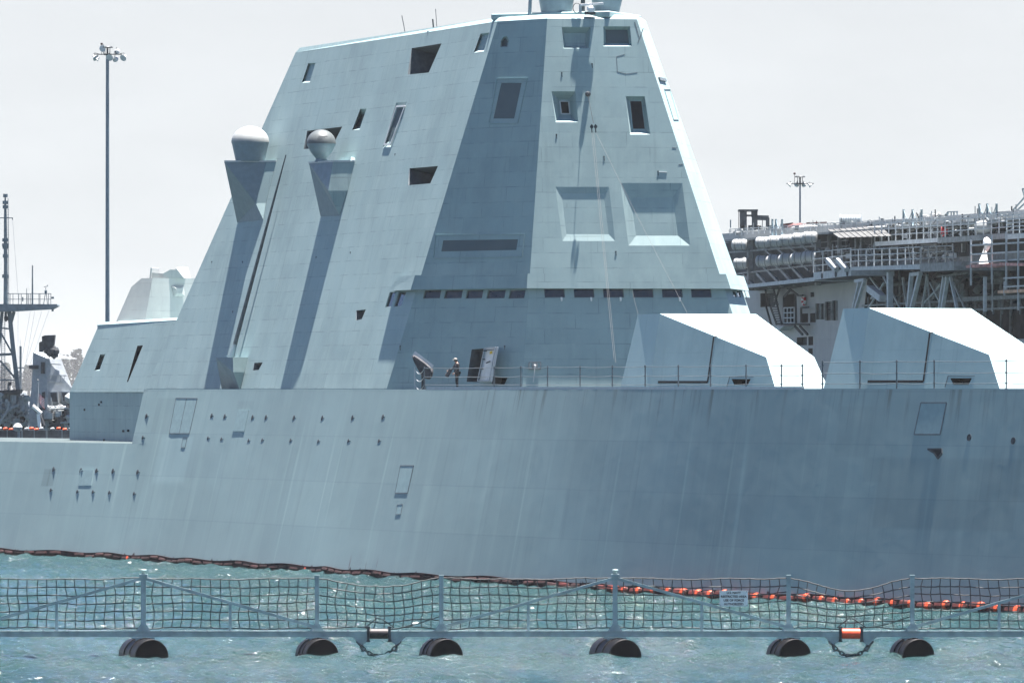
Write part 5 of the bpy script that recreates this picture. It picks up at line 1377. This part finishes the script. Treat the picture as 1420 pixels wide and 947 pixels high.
def capsule():
    c = P_(1365.5, 315.5, 1.6); t = thing('inflatable_boat_cover', 'large pale grey covered capsule on the upper walkway beside three posts', 'boat cover', c-Z*.55)
    ax = Vector((.92,-.38,0)).normalized(); v = MB(); v.lathe([(0,-.72),(.26,-.70),(.42,-.55),(.50,-.2),(.52,.2),(.44,.55),(.28,.70),(0,.72)], c, ax, 20); v.build('cover', M['raft'], t)
    v = MB(); v.box(c-Z*.5, 1.1, .5, .16, X=ax, Y=Vector((-ax.y,ax.x,0))); v.tube([c+ax*.1+(Vector((ax.y,-ax.x,0))*math.cos(a_)+Z*math.sin(a_))*.53 for a_ in [2*math.pi*j/16 for j in range(17)]], .03, 5); v.build('cradle', M['asg'], t)
capsule()
def deck_reel():
    c = P_(1180, 304.5, -3); sc = FPX/c.y; t = thing('hose_drum', 'large ribbed grey drum lying on the flight deck edge', 'drum', c-Z*.34)
    ax = Vector((.97,-.24,0)); L = 30/sc; r_ = 6.3/sc; prof = [(0,0),(r_*1.15,.0),(r_*1.15,.03*L)]
    for k in range(8): prof += [(r_*.85,(.05+.115*k)*L),(r_,(.08+.115*k)*L),(r_,(.13+.115*k)*L)]
    prof += [(r_,.98*L),(0,L)]
    v = MB(); v.lathe(prof, c-ax*(L/2), ax, 20, sm=False); v.build('drum_body', M['hazegrey'], t)
    v = MB(); 
    for q in (-.35,.35): v.box(c+ax*L*q-Z*(r_*.85), .25, .8, r_*.7)
    v.build('cradle', M['asd'], t)
deck_reel()
def forklift():
    c = P_(1038, 318, -2.5); sc = FPX/c.y; u = 1/sc; o = P_(1038, 320.5, -2.5)
    t = thing('forklift', 'dark forklift seen against the sky on the flight deck', 'forklift', o)
    g = lambda x, y, d=0.: Vector((o.x+(x-1038)*u, o.y+d, o.z+(320.5-y)*u))
    v = MB()
    for x in (1028.5, 1033): v.bar(g(x,320), g(x,292), 3.6*u if x > 1030 else 1.6*u, .3)
    v.bar(g(1046,320), g(1046,301), 5.2*u, .4); v.bar(g(1024.5,320), g(1024.5,292), .9*u); v.bar(g(1050,312), g(1050,292), 1.0*u); v.build('mast', M['darksteel'], t)
    v = MB(); v.box(g(1037.5,292,.6), 27*u, 1.8, 2.6*u); v.box(g(1029,296,.3), 6*u, .5, 6*u); v.box(g(1046,297,.3), 8*u, .5, 8*u); v.box(g(1037.5,299,.3), 14*u, .3, 2.5*u); v.build('overhead_guard', M['darksteel'], t)
    v = MB(); v.bar(g(1050,302), g(1066,302.5), 1.6*u, .4); v.bar(g(1064.5,302), g(1064.5,320), 1.7*u, .3); v.bar(g(1057.5,303), g(1057,318), .9*u); v.build('boom_frame', M['darksteel'], t)
    v = MB(); v.box(g(1046,316,.5), 16*u, 1.2, 7*u); v.build('body', M['darksteel'], t)
    for x in (1031, 1052):
        v = MB(); v.lathe([(.0,-.15),(.20,-.15),(.24,-.1),(.24,.1),(.20,.15),(0,.15)], g(x,318.2,-.2)+Z*.1, Vector((0,1,0)), 16); v.build('wheel', M['black'], t)
forklift()
def lumps():
    for i, (x, y, w, h, lab, mk) in enumerate(((1106,311,30,9,'dark red tracked machine parked on the flight deck','maroon2'),(1283,303,22,9,'black tarpaulin covered load behind the upper walkway, left of the grating','cloth'),(1301,301,24,10,'tall black tarpaulin covered load behind the upper walkway rail','cloth'),(1343,300,26,6,'low dark tarpaulin covered load left of the three tall posts','asd'),(1404,296,26,8,'dark tarpaulin covered load at the right edge of the flight deck','asd'),(1236,308,40,6,'low dark load with pale boxes on the flight deck edge','asd'))):
        c = P_(x, y+6, -2.5); sc = FPX/c.y; t = thing('covered_load' if i else 'deck_machine', lab, 'covered load' if i else 'machine', c-Z*.2)
        r2 = random.Random(40+i); v = MB(); n = 9; W = w/sc; Hh = h/sc
        rows = []
        for k in range(n+1):
            a_ = k/n; x_ = c.x-W/2+W*a_; hh_ = Hh*(.35+.65*math.sin(math.pi*min(max(a_,.04),.96))**.6)*r2.uniform(.72,1.08)
            rows.append([Vector((x_,c.y-.9,c.z-.3)),Vector((x_,c.y-.8,c.z+hh_*.5)),Vector((x_+r2.uniform(-.1,.1),c.y-.35,c.z+hh_)),Vector((x_,c.y+.4,c.z+hh_*r2.uniform(.8,1))),Vector((x_,c.y+.9,c.z-.3))])
        v.grid(rows, sm=False); v.add(rows[0]); v.add(rows[-1][::-1]); v.build('cover' if i else 'hull_body', M[mk], t)
        if i == 0:
            v = MB(); v.bar(Vector((c.x+W*.4,c.y,c.z+.42)), Vector((c.x+W*1.35,c.y,c.z+.48)), .10); v.bar(Vector((c.x-W*.75,c.y,c.z+.1)), Vector((c.x-W*.2,c.y,c.z+.22)), .5); v.bar(Vector((c.x+W*.88,c.y,c.z)), Vector((c.x+W*.88,c.y,c.z+.6)), .07); v.build('jib', M['maroon2'], t)
        else:
            v = MB(); v.tube([rows[2][2], rows[3][2]+Z*.12, rows[4][2]+Z*.03, rows[5][2]+Z*.15, rows[6][2]], .05, 5); v.build('lashing', M['asl'], t)
M['maroon2'] = plain('dull_red_machine', (.085,.035,.035), .6, var=.4)
lumps()
v = MB(); c = P_(1117, 318.5, -1.0)
t = thing('covered_beam', 'long white wrapped bundle lying along the deck edge', 'bundle', c-Z*.2); v.tube([P_(1099,319,-.8), P_(1101,319,-.8), P_(1115,318,-.8), P_(1130,317,-.8), P_(1133,317,-.8)], [.1,.27,.33,.30,.1], 10); v.build('wrapping', M['white'], t)
v = MB(); v.tube([P_(1107,318.4,-.8), P_(1107.6,318.4,-.8)], .35, 10); v.tube([P_(1123,317.6,-.8), P_(1123.6,317.6,-.8)], .33, 10); v.build('strap', M['asg'], t)
def wrapped():
    t = thing('wrapped_hose', 'white wrapped hose end above a pale cone on the scaffold plank', 'hose', P_(1364, 367, 3.8))
    v = MB(); v.tube([P_(1367.5,331,3.9), P_(1368.5,336,3.9), P_(1370,341,3.9), P_(1368,347,3.9)], [.18,.30,.24,.12], 10); v.build('wrapping', M['white'], t)
    v = MB(); v.lathe([(.40,0),(.24,.5),(.10,1.1),(.06,1.5)], P_(1363.5,367,3.8), Vector((.12,0,1)), 14); v.build('cone', M['signplate'], t)
    v = MB(); v.tube([P_(1366.5,339,3.9), P_(1364.5,350,3.9)], .05, 6); v.build('hose', M['asl'], t)
wrapped()
def redgear():
    t = thing('fire_hose_reel', 'red hose reel behind the upper walkway rail', 'hose reel', P_(1309.5, 330, 1.4)); c = P_(1309.5, 319.5, 1.4)
    v = MB(); v.lathe([(.30,-.22),(.30,-.18),(.18,-.17),(.22,0),(.18,.17),(.30,.18),(.30,.22)], c, Vector((1,0,0)), 14); v.build('reel', M['red'], t)
    v = MB(); v.bar(c+Vector((-.25,0,-.55)), c+Vector((-.25,0,.3)), .07); v.bar(c+Vector((.25,0,-.55)), c+Vector((.25,0,.3)), .07); v.build('stand', M['asg'], t)
    v = MB(); v.tube([c+Vector((0,-.2,.1)), c+Vector((.1,-.25,-.2)), c+Vector((-.12,-.2,-.45))], .06, 6); v.build('hose', M['red'], t)
redgear()
v = MB()
for a, b_ in (((1314,294),(1328,293.5)),((1315,295),(1313,302)),((1327,294),(1328,302)),((1319,294),(1319,299)),((1323,294),(1323,299)),((1315,294),(1309,300))): pbar(v, a, b_, .07, -1.5)
for a, b_ in (((1402,295),(1426,268)),((1408,294),(1426,278)),((1426,294),(1418,262)),((1418,262),(1430,262))): pbar(v, a, b_, .09, -2)
v.build('grating_rack', M['mast'], aship)

# ------------------------------------------------------------------ ships and pier beyond the stern, at the left
LY = 620.; LS = FPX/LY; LU = 1/LS
def g_(x, y, d=0.): return at(x, y, LY+d)
def left_ship():
    t = thing('moored_ship', 'grey moored ship with a tall thin mast and a railed yard platform', 'ship', at(10, 700, LY))
    v = MB()
    for y, r_ in (): pass
    prof = [(8,424,3.4),(8,400,3.1),(8,380,2.9),(8,366,2.7),(7.6,352,2.6),(7.6,330,2.4),(7.4,300,2.1),(7.3,284,1.6),(7.2,273,.9)]
    v.tube([g_(x,y) for x, y, _ in prof], [r_*LU for _, _, r_ in prof], 10)
    for y, w in ((383,4.8),(343,4.2),(340,4.9),(333,4.6),(355,4.0),(287,4.0),(281,4.2),(271.5,3.4)): v.lathe([(w*LU,-.16),(w*LU,.16)], g_(7.6,y), Z, 10)
    v.build('mast_pole', M['lmast'], t)
    v = MB()
    for i in range(40): v.bar(g_(10,424-i*3.5,-.2), g_(12.3,424-i*3.5,-.2), .04)
    v.bar(g_(12.3,424,-.2), g_(11.2,275,-.2), .05); v.bar(g_(-20,302), g_(17.5,302.5), .08); v.bar(g_(17.3,302), g_(17.3,305), .08); v.build('mast_ladder', M['lmast'], t)
    v = MB(); v.prism([g_(-40,421.5,-1.5), g_(79,421.8,-1.5), g_(80,424,-1.5), g_(72,428.5,-1.5), g_(20,431.5,-1.5), g_(-40,433,-1.5)], Vector((0,3.0,0))); v.build('yard_platform', M['lmast'], t)
    v = MB()
    for x in (14,18,26,29.5,37.5,39.5,42,45,54,55.5,67.5,70.5): v.bar(g_(x,422,-1.4), g_(x,407,-1.4), .055)
    v.bar(g_(10,407.3,-1.4), g_(71,407.3,-1.4), .06); v.bar(g_(10,415,-1.4), g_(71,415,-1.4), .05); v.build('platform_rail', M['lmast'], t)
    v = MB(); v.tube([g_(45,423,-1), g_(45,368,-1)], [.10,.06], 6); v.tube([g_(37,422,-1), g_(37,400,-1)], .03, 5); v.build('whip_antenna', M['lmast'], t)
    v = MB(); v.lathe([(.12,0),(.12,.3),(.02,.35)], g_(63.5,407,-1), Z, 8)
    for a, b_ in (((60.5,422),(63,406)),((66,422),(64,406)),((63.5,406),(63.5,399)),((61,398),(66,397)),((66,397),(66,395))): v.bar(g_(*a,-1), g_(*b_,-1), .06)
    v.box(g_(73,413,-1), .25,.2,.2); v.box(g_(73,430,-1), .2,.2,.25); v.box(g_(31.5,415,-1), .12,.12,.4); v.build('wind_sensor', M['lmast'], t)
    v = MB()
    for a, b_, w in (((19.5,432),(13.5,454),.30),((13,432),(17.8,480),.40),((17.8,480),(25,540),.40),((3,432),(-8,545),.3),((1,461),(17,490),.16),((0,500),(20,523),.18),((-3,492),(17,491),.24),((-3,527),(20,527),.14),((0,455),(14,456),.16),((8,432),(8,446),.24)): v.bar(g_(*a), g_(*b_), w)
    pieces(v, 'lattice_leg', M['lmast'], t)
    v = MB()
    for x in (2.2, 6.8): v.bar(g_(x,434,-.5), g_(x,545,-.5), .06)
    for i in range(36): v.bar(g_(2.2,435+i*3,-.5), g_(6.8,435+i*3,-.5), .045)
    v.build('ladder', M['lmast'], t)
    v = MB(); v.box(g_(8.5,441.5,-.4), .36,.3,.4); v.box(g_(13.5,532,-.4), .3,.3,.35); pieces(v, 'light_fitting', M['darksteel'], t)
    # low superstructure and clutter
    v = MB(); v.prism([g_(-60,548,1), g_(28,545,1), g_(30,556,1), g_(38,560,1), g_(40,620,1), g_(-60,620,1)], Vector((0,8,0))); v.build('superstructure', M['lgrey'], t)
    v = MB(); v.prism([g_(-5,541,-.8), g_(30,540,-.8), g_(28,546,-.8), g_(-5,546,-.8)], Vector((0,2,0)))
    for x0, y0, x1, y1 in ((4,557,12,600),(14,562,22,600),(24,575,38,600),(-4,575,3,600)): v.prism([g_(x0,y0,.6), g_(x1,y0,.6), g_(x1,y1,.6), g_(x0,y1,.6)], Vector((0,.3,0)))
    pieces(v, 'dark_opening', M['ldark'], t)
    v = MB()
    for x0, y0, x1, y1 in ((22,548,28,562),(0,560,3,572),(30,556,36,566),(33,548,38,556),(14,552,19,560)): v.prism([g_(x0,y0,.2), g_(x1,y0,.2), g_(x1,y1,.2), g_(x0,y1,.2)], Vector((0,.5,0)))
    v.tube([g_(-4,544.5,-.5), g_(2,546,-.5), g_(4,549,-.5)], .35, 8)
    for k in range(2): v.tube([g_(-2,591-k*2,-.6), g_(3,581-k*2,-.6), g_(9,573-k*2,-.6), g_(17,566-k*2,-.6), g_(26,563-k*2,-.6)], .09, 6)
    junk(v, g_, -2, 40, 548, 590, 90, .2, .9, rs)
    tag(v.build('deck_gear', M['lpale'], t), kind='stuff')
    v = MB()
    for a, b_ in (((17.5,305),(26,422)),((42,432),(30,500)),((48,432),(33,520)),((58,432),(36,505)),((68,430),(40,510)),((25,432),(25,545)),((28,470),(28,548))): v.bar(g_(*a,-1), g_(*b_,-1), .02)
    for y, x0, x1 in ((481,27,30),(510,24,34),(506,28,28.5)): v.bar(g_(x0,y,3), g_(x1,y,3), .12)
    v.bar(g_(28.5,480,3), g_(28.5,545,3), .2); pieces(v, 'halyard', M['lpale'], t)
M['lmast'] = plain('far_mast_grey', (.12,.16,.18), .6, var=.15)
M['lgrey'] = plain('far_ship_grey', (.22,.255,.275), .6, var=.15)
M['ldark'] = plain('far_dark_steel', (.035,.042,.05), .7, var=.4)
M['lpale'] = plain('far_pale_steel', (.27,.30,.31), .6, var=.2)
left_ship()
def cutter():
    t = thing('patrol_ship', 'small grey patrol ship with a sloping bridge tower and black radar box', 'ship', at(72, 700, LY-8))
    q = lambda x, y, d=0.: at(x, y, LY-8+d)
    M['cut'] = plain('patrol_ship_grey', (.25,.28,.30), .6, var=.1)
    v = MB(); bk = Vector((1.2,5.5,0))
    fr = [q(40,620), q(41,560), q(44,535), q(46,488.5), q(64,497)]; rt = [q(84.5,497,1.2), q(101,540,1.2), q(106,560,1.2), q(108,620,1.2)]
    v.add([q(40,620), q(67,620), q(66,560), q(65,530), q(64,497,0), q(46,488.5,.5), q(44,535,.3), q(41,560,.2)])
    v.add([q(67,620), q(108,620,1.6), q(106,560,1.6), q(101,540,1.6), q(84.5,497,1.6), q(64,497), q(65,530), q(66,560)])
    v.add([q(46,488.5,.5), q(64,497), q(84.5,497,1.6), q(84.5,497,1.6)+bk, q(46,488.5,.5)+bk]); v.add([q(40,620), q(41,560,.2), q(44,535,.3), q(46,488.5,.5), q(46,488.5,.5)+bk, q(40,620)+bk])
    v.build('bridge_tower', M['cut'], t)
    for (x0,y0,x1,y1) in ((68.5,543,81,558.5),(84.5,543,97,557)):
        v = MB(); v.prism([q(x0,y0,-.06+.04*(x0-66)*.4*.1), q(x1-1,y0,-.06), q(x1,y1,-.06), q(x0+1.5,y1,-.06)], Vector((0,1.6,0))); o = v.build('window', M['lpale'], t)
        v = MB(); v.prism([q(x0+1.2,y0+1.2,-.10), q(x1-2.4,y0+1.2,-.10), q(x1-1.4,y1-1.2,-.10), q(x0+2.7,y1-1.2,-.10)], Vector((0,.3,0))); v.build('pane', M['ldark'], o)
    v = MB(); v.prism([q(57,502,-.05), q(62,502,-.05), q(62,518,-.05), q(56.5,518,-.05)], Vector((0,.4,0))); v.prism([q(58,544,-.05), q(62.5,543,-.05), q(62.5,552,-.05), q(58.5,553,-.05)], Vector((0,.4,0))); v.box(q(47,509,-.2), .9,.4,.35); pieces(v, 'hatch', M['ldark'], t)
    v = MB(); 
    for (x0,y0,x1,y1) in ((67.5,504.5,84,505.5),(66.5,520,92,521),(67,529,90,530.5),(72,563,100,564)): v.bar(q(x0,y0,-.1), q(x1,y1,.9), .09)
    for x in (72,78,84,89): v.bar(q(x,529,.1), q(x,520.5,.1), .05)
    pieces(v, 'ledge', M['lpale'], t)
    v = MB(); v.prism([q(62,465,-1), q(76,464.5,-1), q(74.5,479,-1), q(69,480,-1), q(61,481,-1)], Vector((0,1.4,0))); v.prism([q(58,466.5,-.8), q(62.5,465,-.8), q(62,487,-.8), q(58.5,486,-.8)], Vector((0,1.2,0)))
    v.lathe([(.2,0),(.2,.9)], q(57,488,-.6), Z, 8); v.box(q(57,478,-.6), .16,.16,.6)
    for x, y, s_ in ((66,485,.5),(73,485,.6),(77,486,.5),(69,489,.45),(75,491,.5)): v.lathe([(0,-s_),(s_*.7,-s_*.5),(s_*.75,0),(s_*.5,s_*.6),(0,s_*.7)], q(x,y,-.7), Z, 10)
    v.build('radar_box', M['ldark'], t)
    v = MB()
    for x in (62,68,74,80): v.bar(q(x,497,-.2), q(x,489,-.2), .05)
    v.bar(q(60,489,-.2), q(81,489.5,-.2), .06); v.bar(q(80.5,489,-.2), q(80.5,495,-.2), .06); v.build('tower_rail', M['lmast'], t)
    v = MB(); v.lathe([(0,-.5),(.42,-.36),(.6,0),(.45,.4),(0,.55)], q(97.5,553,-1.5), Vector((.5,0,1)), 14); v.build('radome', M['lpale'], t)
    v = MB()
    junk(v, q, 62, 100, 564, 590, 60, .2, .8, rs, 0, -1.2, -.2)
    tag(v.build('deck_gear', M['lpale'], t), kind='stuff')
    v = MB()
    junk(v, q, 60, 102, 570, 592, 40, .4, 1.1, rs, 0, -1, 0)
    v.tube([q(45,562,-1.4), q(53,570,-1.4), q(60,590,-1.4)], .25, 8); tag(v.build('deck_machinery', M['ldark'], t), kind='stuff')
cutter()
def crew_flag():
    a, b_ = at(52.5,590,LY-12), at(52.5,527,LY-12)
    t = thing('flagpole', 'pale staff with a round truck standing at the stern of the patrol ship', 'flagpole', a)
    v = MB(); v.tube([a, b_], [.13,.08], 8); v.build('staff', M['lpale'], t); v = MB(); v.lathe([(0,-.12),(.12,0),(0,.12)], b_, Z, 8); v.build('truck', M['darksteel'], t)
    v = MB(); v.tube([at(45,563,LY-12.3), at(57,573,LY-12.3)], .18, 8); v.tube([at(53,574,LY-12.3), at(55,592,LY-12.3)], .16, 8); v.build('strut', M['white'], t)
    v = MB(); W = 11.0*LU; Hh = 19*LU; o = at(54.5,546,LY-12.1); n = 14
    for k in range(13):
        f0, f1 = k/13, (k+1)/13
        def pt(i, f_): u = i/n; return o+Vector((W*u*.62, .22*math.sin(u*7+f_*2), -Hh*(f_*.62)-Hh*.42*u*(.8+.4*f_)+.03*math.sin(u*9)))
        v.grid([[pt(i, f0) for i in range(n+1)], [pt(i, f1) for i in range(n+1)]], m=(0 if k % 2 == 0 else 1), sm=True)
    me = v.build('flag', [M['red'], M['white']], None, o); tag(me, 'drooping flag with red and white stripes on the pale staff', 'flag'); 
crew_flag()
def pier_barrier():
    Y0 = 470.
    c0, c1 = at(-40,604,Y0), at(104,604,Y0)
    for i, (x0, x1, lab) in enumerate(((-30,30,'left block of dark fender panels on the pier below the patrol ship'),(31,64,'middle block of dark fender panels on the pier below the flagpole'),(66,106,'right block of dark fender panels on the pier beside the hangar wall'))):
        a, b_ = at(x0,611,Y0+i*.5), at(x1,596.5,Y0+i*.5); t = thing('fender_panel', lab, 'fender', Vector(((a.x+b_.x)/2, a.y, a.z)), 'dark fender blocks on the pier')
        v = MB(); v.box((a+b_)/2+Vector((0,.6,-.25)), (b_.x-a.x), 1.2, b_.z-a.z+.5); v.build('block', M['ldark'], t)
        v = MB(); w = b_.x-a.x; nn = max(2, int(w/.9))
        for k in range(nn+1): v.box(Vector((a.x+w*k/nn, a.y-.03, (a.z+b_.z)/2)), .06, .06, b_.z-a.z)
        v.build('rib', M['lmast'], t)
        f = thing('stored_boom', ('leftmost', 'middle', 'rightmost')[i]+' run of orange boom laid along the top of the dark fender panels', 'stored boom', Vector(((a.x+b_.x)/2, a.y, b_.z)), 'runs of orange boom stored on the pier')
        n2 = max(3, int(w/.42))
        v = MB(); w2 = MB()
        for k in range(n2):
            p = Vector((a.x+.1+(w-.3)*(k+.5)/n2, a.y+.35, b_.z+.10)); (v if k % 3 else w2).lathe([(0,-.17),(.08,-.14),(.11,0),(.08,.14),(0,.17)], p+Vector((0,0,.04*math.sin(k*2.3))), Vector((1,0,.2)), 8)
        v.build('float_row', M['orange'], f); w2.build('pale_float_row', M['lpale'], f)
    v = MB(); v.box(at(26,606,Y0-1)+Vector((0,0,0)), .18,.18,1.2); a = at(24.5,593,Y0-1); v.lathe([(0,-.3),(.3,-.2),(.36,.05),(.2,.3),(0,.34)], a, Z, 12)
    o = v.build('mooring_bollard', M['lpale'], None, at(26,612,Y0-1)); tag(o, 'pale rounded bollard standing in front of the orange boom', 'bollard')
    v = MB(); a, b_ = at(-120,611.5,Y0), at(110,611.5,Y0); zt_ = a.z
    v.box(Vector(((a.x+b_.x)/2, Y0+60, zt_-.75)), b_.x-a.x+16, 121, 1.5)
    for k in range(8): v.box(Vector((a.x+2+k*2.1, Y0+1, zt_/2-.8)), .5,.5, zt_)
    o = v.build('pier', M['lgrey'], None, Vector(((a.x+b_.x)/2, Y0+60, 0))); tag(o, 'long grey pier deck between the warship stern and the moored ships', 'pier')
pier_barrier()

# ------------------------------------------------------------------ far shore: land and hazy trees
def shore():
    v = MB(); rows = []
    for Y0, zt_ in ((4900., .6), (4930., 2.5), (5000., 5.0), (5060., 7.5)):
        rows.append([Vector((x, Y0+30*math.sin(x*.01), zt_*(1+.2*math.sin(x*.013+Y0)))) for x in range(-2400, 2401, 60)])
    v.grid([[p+Vector((0,-1,-2.5)) for p in rows[0]]]+rows); o = v.build('far_shore', M['land'], None, Vector((0,5000,0))); tag(o, kind='structure')
    bpx = [(6,488,16),(22,500,15),(38,492,18),(60,480,20),(88,478,20),(104,470,22),(122,486,16),(134,492,14),(-12,492,16)]
    treelab = ['hazy tree on the far shore left of the thin mast foot','hazy tree on the far shore right beside the lattice leg','hazy tree on the far shore just left of the patrol ship tower','hazy tree on the far shore behind the patrol ship tower','hazy tree on the far shore just right of the black radar box','hazy tree on the far shore against the hangar wall, the lower of two','tall hazy tree on the far shore half behind the hangar wall','hazy tree on the far shore wholly behind the hangar wall','hazy tree on the far shore at the left edge of the picture']
    for i, (px, py, w) in enumerate(bpx):
        top = at(px, py+16, 4945.); base = Vector((top.x, 4945+rs.uniform(-10,30), 3.0)); h = top.z-base.z
        t = thing('shore_tree', treelab[i], 'tree', base, 'trees along the far shore')
        v = MB(); v.tube([base, base+Vector((.2,0,h*.4)), base+Vector((-.1,.1,h*.75))], [1.4,1.0,.4], 8)
        for k in range(5): a_ = k*1.3; v.tube([base+Vector((0,0,h*(.3+.08*k))), base+Vector((math.cos(a_)*w*.16, math.sin(a_)*w*.16, h*(.5+.08*k)))], [.2,.08], 6)
        v.build('trunk', M['trunk'], t)
        r3 = random.Random(100+i); v = MB(); W = w*.27
        for k in range(520):
            a_ = r3.random()*6.283; u = r3.random(); rr = W*(.35+.65*r3.random()**.5)*(1-.75*abs(u-.35)**1.2)*(1+.25*math.sin(a_*3+i)); c = base+Vector((math.cos(a_)*rr, math.sin(a_)*rr, h*(.28+.74*u)))
            n1 = Vector((r3.gauss(0,1), r3.gauss(0,1), r3.gauss(0,1))).normalized(); e1 = n1.cross(Z).normalized() if abs(n1.z) < .95 else Vector((1,0,0)); e2 = n1.cross(e1); s_ = r3.uniform(.8,2.0)
            v.add([c+e1*s_, c+e2*s_*.7, c-e1*s_, c-e2*s_*.7])
        v.build('crown', M['leaf'], t)
M['land'] = plain('far_land', (.10,.11,.09), .9, var=.3, scale=.05)
M['leaf'] = plain('foliage', (.018,.028,.020), .85, var=.4, scale=.6); M['trunk'] = plain('bark', (.08,.06,.045), .9)
shore()
# power lines crossing far behind

v = MB()
for i in range(52):
    x = 1012+i*8; y = 323.5-(x-1030)*.058; pbar(v, (x,y+2), (x+rs.uniform(-.6,.6),y-rs.uniform(5,8)), .06, 1.2)
for k in (3.2, 6.4):
    for i in range(26): x = 1012+i*16; pbar(v, (x,323.5-(x-1030)*.058-k), (x+16,323.5-(x-1014)*.058-k+rs.uniform(-.5,.5)), .05, 1.2)
v.build('deck_edge_rail', M['asl'], aship)
v = MB()
junk(v, P_, 1012, 1422, 319, 325, 150, .12, .38, rs, -.060, -2, .8)
tag(v.build('deck_edge_fitting', M['asg'], aship), kind='stuff')
v = MB()
junk(v, P_, 1200, 1422, 312, 326, 120, .15, .45, rs, -.050, -.5, 1.0)
tag(v.build('deck_edge_fitting', M['asd'], aship), kind='stuff')

# ------------------------------------------------------------------ marine haze
def haze():
    m = bpy.data.materials.new('marine_haze'); m.use_nodes = True; N, L = m.node_tree.nodes, m.node_tree.links
    N.remove(N['Principled BSDF']); vol = N.new('ShaderNodeVolumePrincipled'); vol.inputs['Color'].default_value = (.90,.96,1,1); vol.inputs['Density'].default_value = HAZE_DENSITY; vol.inputs['Anisotropy'].default_value = 0.0
    L.new(vol.outputs[0], N['Material Output'].inputs['Volume'])
    v = MB(); v.box((0, 2500, 22.), 12200, 5600, 50.); o = v.build('haze', m, None, (0, 2500, 22.)); tag(o, kind='stuff')
HAZE_DENSITY = .000036
haze()
